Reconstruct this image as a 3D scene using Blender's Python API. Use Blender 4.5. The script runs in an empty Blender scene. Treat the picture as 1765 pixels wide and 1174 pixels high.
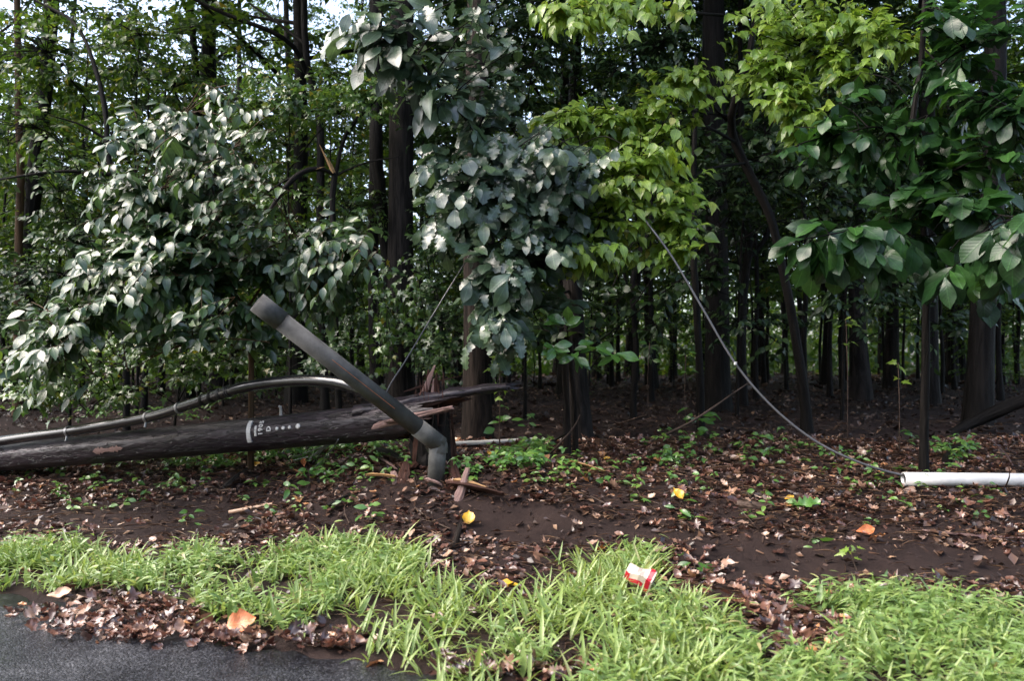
import bpy, math, random
import numpy as np
from mathutils import Vector

# ------------------------------------------------------------------ camera, sky, sun, exposure
SC = bpy.context.scene
COL = SC.collection
FPX, CX, CY, HORIZON = 1373.0, 882.5, 587.0, 625.0        # photo pixels (1765 x 1174)
CAM = np.array([0.0, 0.0, 1.4])
PITCH = math.atan((HORIZON - CY) / FPX)
cam_data = bpy.data.cameras.new('camera')
cam = bpy.data.objects.new('camera', cam_data)
COL.objects.link(cam)
cam.location = CAM
cam.rotation_euler = (math.pi / 2 + PITCH, 0, 0)
cam_data.sensor_width = 36.0
cam_data.lens = 36.0 * FPX / 1765.0
cam_data.clip_start = 0.05
cam_data.clip_end = 2000.0
cam_data.dof.use_dof = True
cam_data.dof.focus_distance = 6.6
cam_data.dof.aperture_fstop = 2.2
SC.camera = cam

SUN_EL, SUN_AZ = 50.0, 262.0      # degrees; azimuth clockwise from +Y: square to the left
world = bpy.data.worlds.new('World')
SC.world = world
world.use_nodes = True
wn = world.node_tree.nodes
sky = wn.new('ShaderNodeTexSky')
sky.sky_type = 'NISHITA'
sky.sun_disc = False
sky.sun_elevation = math.radians(SUN_EL)
sky.sun_rotation = math.radians(SUN_AZ)
sky.air_density = 1.0
sky.dust_density = 4.0
sky.ozone_density = 1.0
# overcast: cloud takes most of the blue out of the sky and leaves it brighter overhead than at the horizon
_wl = world.node_tree.links
_hs = wn.new('ShaderNodeHueSaturation'); _hs.inputs['Saturation'].default_value = .85
_tc = wn.new('ShaderNodeTexCoord'); _sx = wn.new('ShaderNodeSeparateXYZ')
_mr = wn.new('ShaderNodeMapRange'); _mr.inputs['From Min'].default_value = 0.0; _mr.inputs['From Max'].default_value = .9
_mr.inputs['To Min'].default_value = 3.0; _mr.inputs['To Max'].default_value = 4.2
_wl.new(sky.outputs[0], _hs.inputs['Color']); _wl.new(_tc.outputs['Generated'], _sx.inputs[0])
_wl.new(_sx.outputs['Z'], _mr.inputs['Value']); _wl.new(_mr.outputs[0], _hs.inputs['Value'])
_wl.new(_hs.outputs['Color'], wn['Background'].inputs['Color'])
wn['Background'].inputs['Strength'].default_value = 0.15
sun_data = bpy.data.lights.new('sun', 'SUN')
sun_data.energy = 0.5
sun_data.angle = math.radians(60)
sun_data.color = (1.0, 0.985, 0.96)
sun = bpy.data.objects.new('sun', sun_data)
COL.objects.link(sun)
sun.rotation_euler = (math.radians(90 - SUN_EL), 0, math.radians(180 - SUN_AZ))
SC.view_settings.view_transform = 'Standard'
SC.view_settings.look = 'None'
SC.view_settings.gamma = 1.0
SC.view_settings.exposure = 0.33
SC.cycles.max_bounces = 6
SC.cycles.diffuse_bounces = 2
SC.cycles.glossy_bounces = 2
SC.cycles.transmission_bounces = 3
SC.cycles.use_denoising = True

# ------------------------------------------------------------------ helpers
def rng(seed):
    return np.random.default_rng(seed)

def unit(v):
    v = np.asarray(v, float)
    return v / np.maximum(np.linalg.norm(v, axis=-1, keepdims=True), 1e-9)

CP, SP = math.cos(PITCH), math.sin(PITCH)
def ray(px, py):
    a, b = (px - CX) / FPX, (CY - py) / FPX
    return np.array([a, CP - b * SP, SP + b * CP])

def P(px, py, D):
    r = ray(px, py)
    return CAM + r * (D / r[1])

def proj(p):
    q = np.atleast_2d(p) - CAM
    f = q[:, 1] * CP + q[:, 2] * SP
    u = -q[:, 1] * SP + q[:, 2] * CP
    f = np.where(f < 0.05, 0.05, f)
    return CX + FPX * q[:, 0] / f, CY - FPX * u / f

def yedge(X):
    return np.interp(X, [-14, -6, -3.05, -1.6, -.46, .8, 2, 6, 14], [8.0, 5.9, 4.75, 4.02, 3.5, 3.15, 3.0, 2.75, 2.5])

_pd = np.array([-60, -.35, 0, .4, 1.2, 1.8, 2.2, 2.6, 3.1, 4.5, 8, 20, 300])
_pz = np.array([-.05, -.05, -.01, .06, .14, .18, .28, .42, .50, .64, .74, .80, .9])
def hash_noise(X, Y, s):
    return (np.sin(X * 1.7 * s + 1.3) * np.sin(Y * 2.1 * s + .7) + .6 * np.sin(X * 3.9 * s - Y * 2.3 * s + 2.1)
            + .4 * np.sin(X * 6.1 * s + Y * 5.3 * s)) / 2.0
def ground(X, Y):
    X = np.asarray(X, float); Y = np.asarray(Y, float)
    d = Y - yedge(X)
    z = (np.interp(d - .15, _pd, _pz) + np.interp(d, _pd, _pz) + np.interp(d + .15, _pd, _pz)) / 3
    w = np.clip(d / 1.0, 0, 1)
    z = z + .16 * np.exp(-((X + .55) / 1.1) ** 2 - ((Y - 6.15) / .55) ** 2)      # soil heaved up round the pole foot
    return z + w * (.025 * hash_noise(X, Y, 1.0) + .012 * hash_noise(X + 5, Y, 3.1) + .05 * hash_noise(X, Y, .22) * np.clip((d - 5) / 6, 0, 1))

def G(px, py):
    r = ray(px, py)
    t = np.linspace(2.0, 80, 8000)
    pts = CAM + r * t[:, None]
    k = np.nonzero(pts[:, 2] < ground(pts[:, 0], pts[:, 1]))[0]
    return pts[k[0]] if len(k) else pts[-1]

def on_ground(x, y, dz=0.0):
    return np.array([x, y, float(ground(x, y)) + dz])

def inpoly(px, py, poly):
    poly = np.array(poly, float)
    inside = np.zeros(len(px), bool)
    j = len(poly) - 1
    for i in range(len(poly)):
        xi, yi = poly[i]; xj, yj = poly[j]
        c = ((yi > py) != (yj > py)) & (px < (xj - xi) * (py - yi) / ((yj - yi) if yj != yi else 1e-9) + xi)
        inside ^= c
        j = i
    return inside

class MB:
    """collects vertices, faces and uvs, then links them as ONE mesh object"""
    def __init__(self):
        self.v, self.f, self.n = [], [], 0
    def add(self, v, f, uv=None):
        v = np.asarray(v, float).reshape(-1, 3); f = np.asarray(f, int)
        if uv is None:
            uv = np.zeros(f.shape + (2,))
        self.v.append(v); self.f.append((f + self.n, np.asarray(uv, float)))
        self.n += len(v)
    def mesh(self, name, mat, smooth=True, origin=(0, 0, 0)):
        me = bpy.data.meshes.new(name)
        V = np.concatenate(self.v) - np.asarray(origin, float)
        me.vertices.add(len(V)); me.vertices.foreach_set('co', V.ravel())
        tot = np.concatenate([np.full(len(f), f.shape[1]) for f, _ in self.f])
        li = np.concatenate([f.ravel() for f, _ in self.f])
        uv = np.concatenate([u.reshape(-1, 2) for _, u in self.f])
        me.loops.add(len(li)); me.loops.foreach_set('vertex_index', li)
        me.polygons.add(len(tot))
        me.polygons.foreach_set('loop_start', np.concatenate([[0], np.cumsum(tot)[:-1]]))
        lay = me.uv_layers.new(name='UVMap')
        me.update(calc_edges=True)
        lay.data.foreach_set('uv', uv.ravel())
        me.polygons.foreach_set('use_smooth', np.full(len(tot), smooth))
        if mat is not None:
            me.materials.append(mat)
        me.update()
        return me
    def build(self, name, mat, parent=None, smooth=True, origin=None):
        if origin is None:
            origin = np.array(parent.location) if parent is not None and parent.parent is None else (0, 0, 0)
            if parent is not None and parent.parent is not None:
                origin = np.array(parent.location) + np.array(parent.parent.location)
        o = bpy.data.objects.new(name, self.mesh(name, mat, smooth, origin))
        COL.objects.link(o)
        if parent is not None:
            o.parent = parent
        else:
            o.location = origin
        return o

def thing(name, label, cat, loc, group=None):
    o = bpy.data.objects.new(name, None)
    COL.objects.link(o)
    o.location = [float(c) for c in loc]
    o.empty_display_size = .1
    o['label'] = label; o['category'] = cat
    if group: o['group'] = group
    return o

def tag(o, label=None, cat=None, group=None, kind=None):
    if label: o['label'] = label
    if cat: o['category'] = cat
    if group: o['group'] = group
    if kind: o['kind'] = kind
    return o

def dup(root, loc, rotz=0.0, scale=1.0, label=None):
    r = root.copy(); COL.objects.link(r)
    r.location = [float(c) for c in loc]; r.rotation_euler = (0, 0, rotz); r.scale = (scale,) * 3
    if label: r['label'] = label
    for ch in list(root.children):
        c = ch.copy(); COL.objects.link(c); c.parent = r
    return r

def smooth_path(pts, n):
    pts = np.asarray(pts, float)
    if len(pts) < 3:
        return pts[0] + (pts[-1] - pts[0]) * np.linspace(0, 1, n)[:, None]
    d = np.concatenate([[0], np.cumsum(np.linalg.norm(np.diff(pts, axis=0), axis=1))])
    e = np.vstack([2 * pts[0] - pts[1], pts, 2 * pts[-1] - pts[-2]])
    out = []
    for t in np.linspace(0, d[-1], n):
        i = min(np.searchsorted(d, t, side='right') - 1, len(pts) - 2)
        u = (t - d[i]) / max(d[i + 1] - d[i], 1e-9)
        p0, p1, p2, p3 = e[i], e[i + 1], e[i + 2], e[i + 3]
        out.append(.5 * (2 * p1 + (p2 - p0) * u + (2 * p0 - 5 * p1 + 4 * p2 - p3) * u ** 2 + (3 * p1 - p0 - 3 * p2 + p3) * u ** 3))
    return np.array(out)

def frames(pts):
    t = unit(np.gradient(pts, axis=0))
    ref = np.array([0, 1.0, 0]) if abs(t[0][1]) < .9 else np.array([1.0, 0, 0])
    a = unit(np.cross(t[0], ref)); A = [a]
    for i in range(1, len(pts)):
        a = A[-1] - t[i] * np.dot(A[-1], t[i]); A.append(unit(a))
    A = np.array(A)
    return t, A, np.cross(t, A)

def tube(mb, pts, rad, k=8, cap=True, lump=0.0, r=None, cap_in=0.0):
    pts = np.asarray(pts, float); n = len(pts)
    rad = np.broadcast_to(np.asarray(rad, float), (n,)) if np.ndim(rad) == 0 or len(np.atleast_1d(rad)) == n else np.interp(np.linspace(0, 1, n), np.linspace(0, 1, len(rad)), rad)
    t, A, B = frames(pts)
    th = np.linspace(0, 2 * math.pi, k, endpoint=False)
    R = rad[:, None] * np.ones(k)
    if lump and r is not None:
        R = R * (1 + lump * r.normal(size=(n, k)))
    V = pts[:, None] + R[..., None] * (np.cos(th)[None, :, None] * A[:, None] + np.sin(th)[None, :, None] * B[:, None])
    i, j = np.meshgrid(np.arange(n - 1), np.arange(k), indexing='ij')
    jn = (j + 1) % k
    F = np.stack([i * k + j, i * k + jn, (i + 1) * k + jn, (i + 1) * k + j], -1).reshape(-1, 4)
    L = np.concatenate([[0], np.cumsum(np.linalg.norm(np.diff(pts, axis=0), axis=1))])
    w = 2 * math.pi * rad.mean() / k
    UV = np.stack([np.stack([L[i], j * w], -1), np.stack([L[i], (j + 1) * w], -1), np.stack([L[i + 1], (j + 1) * w], -1), np.stack([L[i + 1], j * w], -1)], 2).reshape(-1, 4, 2)
    mb.add(V.reshape(-1, 3), F, UV)
    if cap:
        for e, s in ((0, -1), (n - 1, 1)):
            c = np.vstack([V[e], pts[e] + t[e] * s * cap_in])
            f = [[q, (q + 1) % k, k] if s > 0 else [(q + 1) % k, q, k] for q in range(k)]
            mb.add(c, f)

def hollow(mb, p0, p1, ro, ri, k=28, n=2):
    """an open pipe with wall thickness"""
    pts = np.linspace(p0, p1, n)
    t, A, B = frames(pts)
    th = np.linspace(0, 2 * math.pi, k, endpoint=False)
    ring = np.cos(th)[:, None] * A[0] + np.sin(th)[:, None] * B[0]
    V = []
    for p in pts: V.append(p + ro * ring)
    for p in pts[::-1]: V.append(p + ri * ring)
    m = len(V)
    F, UV = [], []
    L = np.linalg.norm(pts[-1] - pts[0])
    for i in range(m):
        i2 = (i + 1) % m
        for j in range(k):
            j2 = (j + 1) % k
            F.append([i * k + j, i * k + j2, i2 * k + j2, i2 * k + j])
            a, b = (i % n) * L / n, ((i % n) + 1) * L / n
            UV.append([[a, j * .01], [a, j * .01 + .01], [b, j * .01 + .01], [b, j * .01]])
    mb.add(np.concatenate(V), F, UV)

def splint(mb, p0, p1, w, h, r, taper=.15, n=7, twist=.4, bow=.02):
    """a torn sliver of wood: irregular section tapering to ragged ends"""
    p0, p1 = np.asarray(p0, float), np.asarray(p1, float)
    t = unit(p1 - p0); ref = np.array([0, 0, 1.0]) if abs(t[2]) < .8 else np.array([0, 1.0, 0])
    a = unit(np.cross(t, ref)); b = np.cross(a, t)
    L = np.linalg.norm(p1 - p0); V = []
    k = 6
    offs = r.uniform(.7, 1.25, k)
    for i in range(n):
        u = i / (n - 1)
        s = (1 - (1 - taper) * u ** 1.6) * (0.55 + .45 * min(1, u * 6))
        ang = twist * u + .2
        c = p0 + t * L * u + b * bow * L * math.sin(u * math.pi)
        for j in range(k):
            th = 2 * math.pi * j / k
            q = offs[j] * r.uniform(.85, 1.15)
            x, y = math.cos(th) * w * s * q, math.sin(th) * h * s * q
            e = t * (r.uniform(-.1, .12) * L * .5 if i in (0, n - 1) else 0)
            V.append(c + a * (x * math.cos(ang) - y * math.sin(ang)) + b * (x * math.sin(ang) + y * math.cos(ang)) + e)
    F, UV = [], []
    for i in range(n - 1):
        for j in range(k):
            F.append([i * k + j, i * k + (j + 1) % k, (i + 1) * k + (j + 1) % k, (i + 1) * k + j])
            u0, u1 = L * i / (n - 1), L * (i + 1) / (n - 1)
            UV.append([[u0, j * w], [u0, j * w + w], [u1, j * w + w], [u1, j * w]])
    mb.add(V, F, UV)
    for e in (0, n - 1):
        c = np.array(V[e * k:(e + 1) * k]); c = np.vstack([c, c.mean(0)])
        mb.add(c, [[q, (q + 1) % k, k] if e else [(q + 1) % k, q, k] for q in range(k)])

# ------------------------------------------------------------------ leaves
def grid_leaf(ws, fold=.22, droop=.18, edge=0.0, wave=0.0, ph=0.0):
    """a leaf folded along its midrib; ws = half widths along the length (first and last 0)"""
    n = len(ws); t = np.linspace(0, 1, n)
    V, T = [], []
    for i in range(n):
        z = -droop * t[i] ** 2
        V.append((t[i], 0, z)); T.append((t[i], .5))
        for s in (-1, 1):
            w = ws[i]
            V.append((t[i] + edge * (w > 0) * .05, s * w, z + fold * w + wave * math.sin(t[i] * 11 + ph + s))); T.append((t[i], .5 + s * w))
    F = []
    for i in range(n - 1):
        a, b = i * 3, i * 3 + 3
        for s, q in ((1, 0), (2, 1)):
            quad = [[a, a + s, b + s], [a, b + s, b]]
            if ws[i] == 0: quad = [[a, b + s, b]]
            if ws[i + 1] == 0: quad = [[a, a + s, b]]
            F += [x[::-1] if q == 0 else x for x in quad]
    return np.array(V, float), np.array(F), np.array(T, float)

def fan_leaf(angles, radii, fold=.15, droop=.2, cx=.42):
    V, T = [(cx, 0, 0)], [(cx, .5)]
    for a, r_ in zip(angles, radii):
        x, y = cx + r_ * math.cos(a), r_ * math.sin(a)
        V.append((x, y, fold * abs(y) - droop * x * x)); T.append((x, .5 + y))
    n = len(angles)
    F = [[0, 1 + i, 1 + (i + 1) % n] for i in range(n)]
    return np.array(V, float), np.array(F), np.array(T, float)

OV = [0, .11, .2, .235, .2, .12, 0]
T_OVATE = [grid_leaf(OV, .2, .12), grid_leaf(OV, .38, .32), grid_leaf([w * 1.15 for w in OV], .08, .2, wave=.02), grid_leaf(OV, .3, .5, wave=.02, ph=2)]
BR = [0, .08, .15, .22, .265, .25, .16, 0]
T_BROAD = [grid_leaf(BR, .15, .15, wave=.025), grid_leaf(BR, .3, .35, wave=.03, ph=1), grid_leaf(BR, .1, .25, wave=.035, ph=3)]
HT = [0, .2, .29, .31, .27, .18, .07, 0]
T_HEART = [grid_leaf(HT, .22, .2, wave=.015), grid_leaf(HT, .35, .35, wave=.02, ph=2), grid_leaf([w * .85 for w in HT], .15, .5)]
LB = [0, .06, .16, .1, .25, .13, .31, .18, .26, .12, .16, 0]
T_LOBED = [grid_leaf(LB, .15, .2, wave=.03), grid_leaf(LB, .3, .35, wave=.035, ph=1.5), grid_leaf(LB, .1, .1, wave=.045, ph=3)]
_a = np.linspace(-math.pi, math.pi, 15)[:-1]
MP = np.array([.40, .2, .42, .24, .50, .26, .55, .58, .55, .26, .50, .24, .42, .2])
_ma = np.array([-3.0, -2.6, -2.2, -1.75, -1.35, -.75, -.42, 0, .42, .75, 1.35, 1.75, 2.2, 2.6])
MPr = np.array([.30, .22, .38, .22, .46, .22, .34, .58, .34, .22, .46, .22, .38, .22])
T_MAPLE = [fan_leaf(_ma, MPr, .12, .15), fan_leaf(_ma, MPr * 1.05, .3, .35), fan_leaf(_ma, MPr * .95, .0, .45)]
SM = [0, .22, .27, .17, 0]
T_SMALL = [grid_leaf(SM, .2, .2), grid_leaf(SM, .35, .4)]
T_FAR = [(np.array([[0, 0, 0], [.45, -.27, .05], [1, 0, -.15], [.45, .27, .05]], float), np.array([[0, 1, 2], [0, 2, 3]]), np.array([[0, .5], [.45, .2], [1, .5], [.45, .8]])),
         (np.array([[0, 0, 0], [.4, -.33, .1], [1, 0, -.3], [.4, .33, .1]], float), np.array([[0, 1, 2], [0, 2, 3]]), np.array([[0, .5], [.45, .2], [1, .5], [.45, .8]]))]
BLW = [0, .035, .045, .042, .034, .02, 0]
T_BLADE = [grid_leaf(BLW, .5, .35), grid_leaf(BLW, .4, .7), grid_leaf(BLW, .6, .1)]
LNW = [0, .075, .11, .1, .065, .03, 0]
T_LANCE = [grid_leaf(LNW, .3, .25), grid_leaf(LNW, .4, .55), grid_leaf(LNW, .2, .1)]
def curled(ws, c):
    V, F, T = grid_leaf(ws, .3, 0)
    V = V.copy(); ang = (V[:, 0] - .5) * c
    V[:, 2] = V[:, 2] + (1 - np.cos(ang)) * .5 + np.abs(V[:, 1]) ** 2 * .8 + .05 * np.sin(V[:, 0] * 13 + V[:, 1] * 9)
    V[:, 0] = .5 + np.sin(ang) / max(abs(c), .3)
    return V, F, T
def curledfan(c):
    V, F, T = fan_leaf(_ma, MPr, .0, 0)
    V = V.copy(); V[:, 2] = c * (V[:, 0] - .45) ** 2 + c * .9 * V[:, 1] ** 2 + .08 * np.sin(V[:, 0] * 9 + V[:, 1] * 7)
    return V, F, T
T_LITTER = [curled(OV, .9), curled(OV, 1.8), curled(LB, .8), curled(LB, -1.3), curled(LB, .3), curledfan(.9), curledfan(-.8), curled(OV, -1.2), curledfan(.4), curled(LB, 1.7)]
T_CHIP = [(np.array([[0, -.1, 0], [1, -.06, .06], [.96, .08, 0], [.05, .1, .05]], float), np.array([[0, 1, 2], [0, 2, 3]]), np.zeros((4, 2))),
          (np.array([[0, -.3, 0], [.8, -.2, .2], [1, .3, 0], [.1, .25, .15]], float), np.array([[0, 1, 2], [0, 2, 3]]), np.zeros((4, 2)))]
T_NEEDLE = [(np.array([[0, -.012, 0], [.5, -.014, .06], [1, 0, 0], [.5, .014, .05]], float), np.array([[0, 1, 2], [0, 2, 3]]), np.zeros((4, 2)))]

class Leaves:
    def __init__(self): self.p, self.d, self.n, self.s = [], [], [], []
    def add(self, p, d, n, s):
        p = np.atleast_2d(p); m = len(p)
        self.p.append(p); self.d.append(np.broadcast_to(d, (m, 3))); self.n.append(np.broadcast_to(n, (m, 3)))
        self.s.append(np.broadcast_to(np.asarray(s, float), (m,)))
    def count(self): return sum(len(x) for x in self.p)
    def emit(self, mb, tmpl, r, wvar=.12):
        p, d, n, s = (np.concatenate(x) for x in (self.p, self.d, self.n, self.s))
        X = unit(d); Z = unit(n - X * (n * X).sum(1, keepdims=True)); Y = np.cross(Z, X)
        k = r.integers(0, len(tmpl), len(p)); wv = 1 + wvar * r.normal(size=len(p))
        for q, (V, F, T) in enumerate(tmpl):
            m = np.nonzero(k == q)[0]
            if not len(m): continue
            W = p[m][:, None] + s[m][:, None, None] * (V[None, :, 0:1] * X[m][:, None] + V[None, :, 1:2] * wv[m][:, None, None] * Y[m][:, None] + V[None, :, 2:3] * Z[m][:, None])
            FF = (F[None] + (np.arange(len(m)) * len(V))[:, None, None]).reshape(-1, 3)
            UV = np.broadcast_to(T[F][None], (len(m),) + F.shape + (2,)).reshape(-1, 3, 2)
            mb.add(W.reshape(-1, 3), FF, UV)

UP = np.array([0, 0, 1.0])
def twig(bag, p0, p1, n, size, r, droop=.35, face=(0, -.35, .9), jitter=.35, sag=.06, spread=.95, start=.12):
    """leaves alternating along a sagging twig; returns its path"""
    p0, p1 = np.asarray(p0, float), np.asarray(p1, float)
    L = np.linalg.norm(p1 - p0)
    mid = (p0 + p1) / 2 + UP * sag * L * 1.5
    t = np.linspace(0, 1, 6)[:, None]
    path = (1 - t) ** 2 * p0 + 2 * t * (1 - t) * mid + t ** 2 * p1
    u = np.clip(np.linspace(start, 1, n) + r.normal(size=n) * .02, 0, 1)[:, None]
    pos = (1 - u) ** 2 * p0 + 2 * u * (1 - u) * mid + u ** 2 * p1
    tan = unit(2 * (1 - u) * (mid - p0) + 2 * u * (p1 - mid))
    side = unit(np.cross(tan, UP + r.normal(size=3) * .15))
    sg = np.where(np.arange(n) % 2 == 0, 1, -1)[:, None] * spread
    sg[-1] = 0
    d = tan * .75 + side * sg - UP * droop * r.uniform(.5, 1.5, (n, 1)) + r.normal(size=(n, 3)) * .16
    nr = np.asarray(face, float) + r.normal(size=(n, 3)) * jitter
    bag.add(pos, d, nr, size * r.uniform(.55, 1.2, n))
    return path

# ------------------------------------------------------------------ materials
def newmat(name):
    m = bpy.data.materials.new(name); m.use_nodes = True
    nt = m.node_tree
    return m, nt, nt.nodes['Principled BSDF'], nt.nodes['Material Output']

def setp(b, **kw):
    for k, v in kw.items():
        b.inputs[k.replace('_', ' ')].default_value = v

def ramp(nt, stops, fac):
    c = nt.nodes.new('ShaderNodeValToRGB')
    while len(c.color_ramp.elements) < len(stops): c.color_ramp.elements.new(.5)
    for e, (p, col) in zip(c.color_ramp.elements, stops):
        e.position = p; e.color = tuple(col) + (1,)
    nt.links.new(fac, c.inputs['Fac'])
    return c.outputs['Color']

def coords(nt, kind, scale):
    tc = nt.nodes.new('ShaderNodeTexCoord'); mp = nt.nodes.new('ShaderNodeMapping')
    nt.links.new(tc.outputs[kind], mp.inputs['Vector']); mp.inputs['Scale'].default_value = scale
    return mp.outputs['Vector']

def noise(nt, vec, scale, detail=4, rough=.6, dist=0.0):
    n = nt.nodes.new('ShaderNodeTexNoise')
    n.inputs['Scale'].default_value = scale; n.inputs['Detail'].default_value = detail
    n.inputs['Roughness'].default_value = rough; n.inputs['Distortion'].default_value = dist
    if vec is not None: nt.links.new(vec, n.inputs['Vector'])
    return n.outputs['Fac']

def bump(nt, h, strength, dist, bsdf=None, normal=None):
    b = nt.nodes.new('ShaderNodeBump')
    b.inputs['Strength'].default_value = strength; b.inputs['Distance'].default_value = dist
    nt.links.new(h, b.inputs['Height'])
    if normal is not None: nt.links.new(normal, b.inputs['Normal'])
    if bsdf is not None: nt.links.new(b.outputs['Normal'], bsdf.inputs['Normal'])
    return b.outputs['Normal']

def math_node(nt, op, a, b=None):
    n = nt.nodes.new('ShaderNodeMath'); n.operation = op
    for i, x in enumerate((a, b)):
        if x is None: continue
        if isinstance(x, (int, float)): n.inputs[i].default_value = x
        else: nt.links.new(x, n.inputs[i])
    return n.outputs[0]

def leaf_mat(name, stops, rough=.35, coat=0.0, transl=.3, tcol=None, veins=True, spec=.5):
    m, nt, b, out = newmat(name)
    g = nt.nodes.new('ShaderNodeNewGeometry')
    col = ramp(nt, stops, g.outputs['Random Per Island'])
    nt.links.new(col, b.inputs['Base Color'])
    setp(b, Roughness=rough, Coat_Weight=coat, Coat_Roughness=.22, Specular_IOR_Level=spec)
    if veins:
        uv = nt.nodes.new('ShaderNodeTexCoord'); sx = nt.nodes.new('ShaderNodeSeparateXYZ')
        nt.links.new(uv.outputs['UV'], sx.inputs[0])
        v = math_node(nt, 'ABSOLUTE', math_node(nt, 'SUBTRACT', sx.outputs['Y'], .5))
        ph = math_node(nt, 'SUBTRACT', math_node(nt, 'MULTIPLY', sx.outputs['X'], 62.0), math_node(nt, 'MULTIPLY', v, 55.0))
        h = math_node(nt, 'ADD', math_node(nt, 'MULTIPLY', math_node(nt, 'SINE', ph), .5), math_node(nt, 'MULTIPLY', math_node(nt, 'MINIMUM', v, .03), 40.0))
        bump(nt, h, .16, .003, b)
        nz = noise(nt, coords(nt, 'Object', (1, 1, 1)), 38, 4, .6)
        rib = math_node(nt, 'MULTIPLY', math_node(nt, 'LESS_THAN', v, .014), .55)
        hv = nt.nodes.new('ShaderNodeHueSaturation'); nt.links.new(col, hv.inputs['Color'])
        nt.links.new(math_node(nt, 'ADD', math_node(nt, 'ADD', math_node(nt, 'MULTIPLY', nz, 1.1), .45), rib), hv.inputs['Value'])
        col = hv.outputs['Color']; nt.links.new(col, b.inputs['Base Color'])
    tr = nt.nodes.new('ShaderNodeBsdfTranslucent')
    hs = nt.nodes.new('ShaderNodeHueSaturation')
    hs.inputs['Saturation'].default_value = 1.1; hs.inputs['Value'].default_value = 1.7
    hs.inputs['Hue'].default_value = .485
    nt.links.new(col, hs.inputs['Color']); nt.links.new(hs.outputs['Color'], tr.inputs['Color'])
    mx = nt.nodes.new('ShaderNodeMixShader'); mx.inputs[0].default_value = transl
    nt.links.new(b.outputs[0], mx.inputs[1]); nt.links.new(tr.outputs[0], mx.inputs[2])
    nt.links.new(mx.outputs[0], out.inputs['Surface'])
    return m

def bark_mat(name, c1, c2, rough=.7, scale=(2.2, 24, 1), bstr=1.0, coord='UV', bd=.03):
    m, nt, b, out = newmat(name)
    v = coords(nt, coord, scale)
    n1 = noise(nt, v, 1.0, 6, .65, .6)
    v2 = coords(nt, coord, tuple(s * .3 for s in scale))
    n2 = noise(nt, v2, 1.0, 3, .5)
    mixed = math_node(nt, 'ADD', math_node(nt, 'MULTIPLY', n1, .7), math_node(nt, 'MULTIPLY', n2, .3))
    col = ramp(nt, [(.4, c1), (.62, c2)], mixed)
    nt.links.new(col, b.inputs['Base Color'])
    setp(b, Roughness=rough, Specular_IOR_Level=.14)
    bump(nt, n1, bstr, bd, b)
    return m

def flat_mat(name, col, rough=.4, spec=.5, var=.12, nscale=25, metallic=0.0, bstr=.08, coat=0.0):
    m, nt, b, out = newmat(name)
    v = coords(nt, 'Object', (1, 1, 1))
    n = noise(nt, v, nscale, 5, .65)
    c = ramp(nt, [(.25, [x * (1 - var * 2) for x in col]), (.6, col), (.85, [min(1, x * (1 + var)) for x in col])], n)
    nt.links.new(c, b.inputs['Base Color'])
    setp(b, Roughness=rough, Specular_IOR_Level=spec, Metallic=metallic, Coat_Weight=coat)
    if bstr: bump(nt, n, bstr, .004, b)
    return m

M = {}
M['silver_leaf'] = leaf_mat('silver_leaf', [(0, (.028, .06, .022)), (.5, (.04, .082, .03)), (.88, (.06, .11, .03)), (1, (.12, .2, .03))], .36, .5, .24, spec=.6)
M['broad_leaf'] = leaf_mat('broad_leaf', [(0, (.03, .058, .034)), (.6, (.048, .085, .046)), (1, (.07, .12, .045))], .38, .55, .22, spec=.7)
M['lime_leaf'] = leaf_mat('lime_leaf', [(0, (.12, .215, .03)), (.5, (.19, .3, .045)), (.97, (.27, .37, .07)), (1, (.3, .28, .06))], .36, .45, .32)
M['shaded_leaf'] = leaf_mat('shaded_leaf', [(0, (.011, .038, .010)), (.7, (.02, .062, .014)), (1, (.04, .11, .02))], .38, .12, .25)  # green darkened to stand in for vignetting and shade on these leaves
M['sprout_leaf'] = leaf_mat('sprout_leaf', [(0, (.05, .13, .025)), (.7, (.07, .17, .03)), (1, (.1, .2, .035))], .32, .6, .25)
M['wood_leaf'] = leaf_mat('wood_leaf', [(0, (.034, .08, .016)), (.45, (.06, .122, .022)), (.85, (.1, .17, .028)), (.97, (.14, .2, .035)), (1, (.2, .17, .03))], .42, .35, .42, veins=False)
M['wood_leaf_shaded'] = leaf_mat('wood_leaf_shaded', [(0, (.014, .036, .012)), (.6, (.026, .058, .016)), (1, (.05, .095, .02))],   .45, .12, .18, veins=False)  # wood leaf with the gloom of the interior put into its colour
M['maple_leaf'] = leaf_mat('maple_leaf', [(0, (.045, .1, .022)), (.6, (.07, .14, .028)), (.93, (.1, .18, .03)), (1, (.25, .22, .03))], .36, .7, .3, veins=False)
M['weed'] = leaf_mat('weed', [(0, (.07, .17, .04)), (.6, (.1, .22, .045)), (1, (.16, .27, .05))], .4, .5, .25, veins=False)
M['grass'] = leaf_mat('grass', [(0, (.17, .26, .065)), (.55, (.25, .345, .095)), (.95, (.3, .385, .12)), (1, (.36, .33, .16))], .4, .35, .3, veins=False)
M['stilt'] = leaf_mat('stilt', [(0, (.13, .22, .06)), (.6, (.2, .305, .085)), (.95, (.27, .36, .11)), (1, (.36, .32, .15))], .42, .3, .28, veins=False)
M['litter'] = leaf_mat('litter', [(0, (.03, .013, .01)), (.3, (.075, .034, .025)), (.55, (.14, .068, .05)), (.72, (.21, .10, .064)), (.86, (.28, .16, .11)), (.95, (.37, .25, .18)), (1, (.48, .21, .07))], .34, .6, .08, veins=False)
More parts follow.
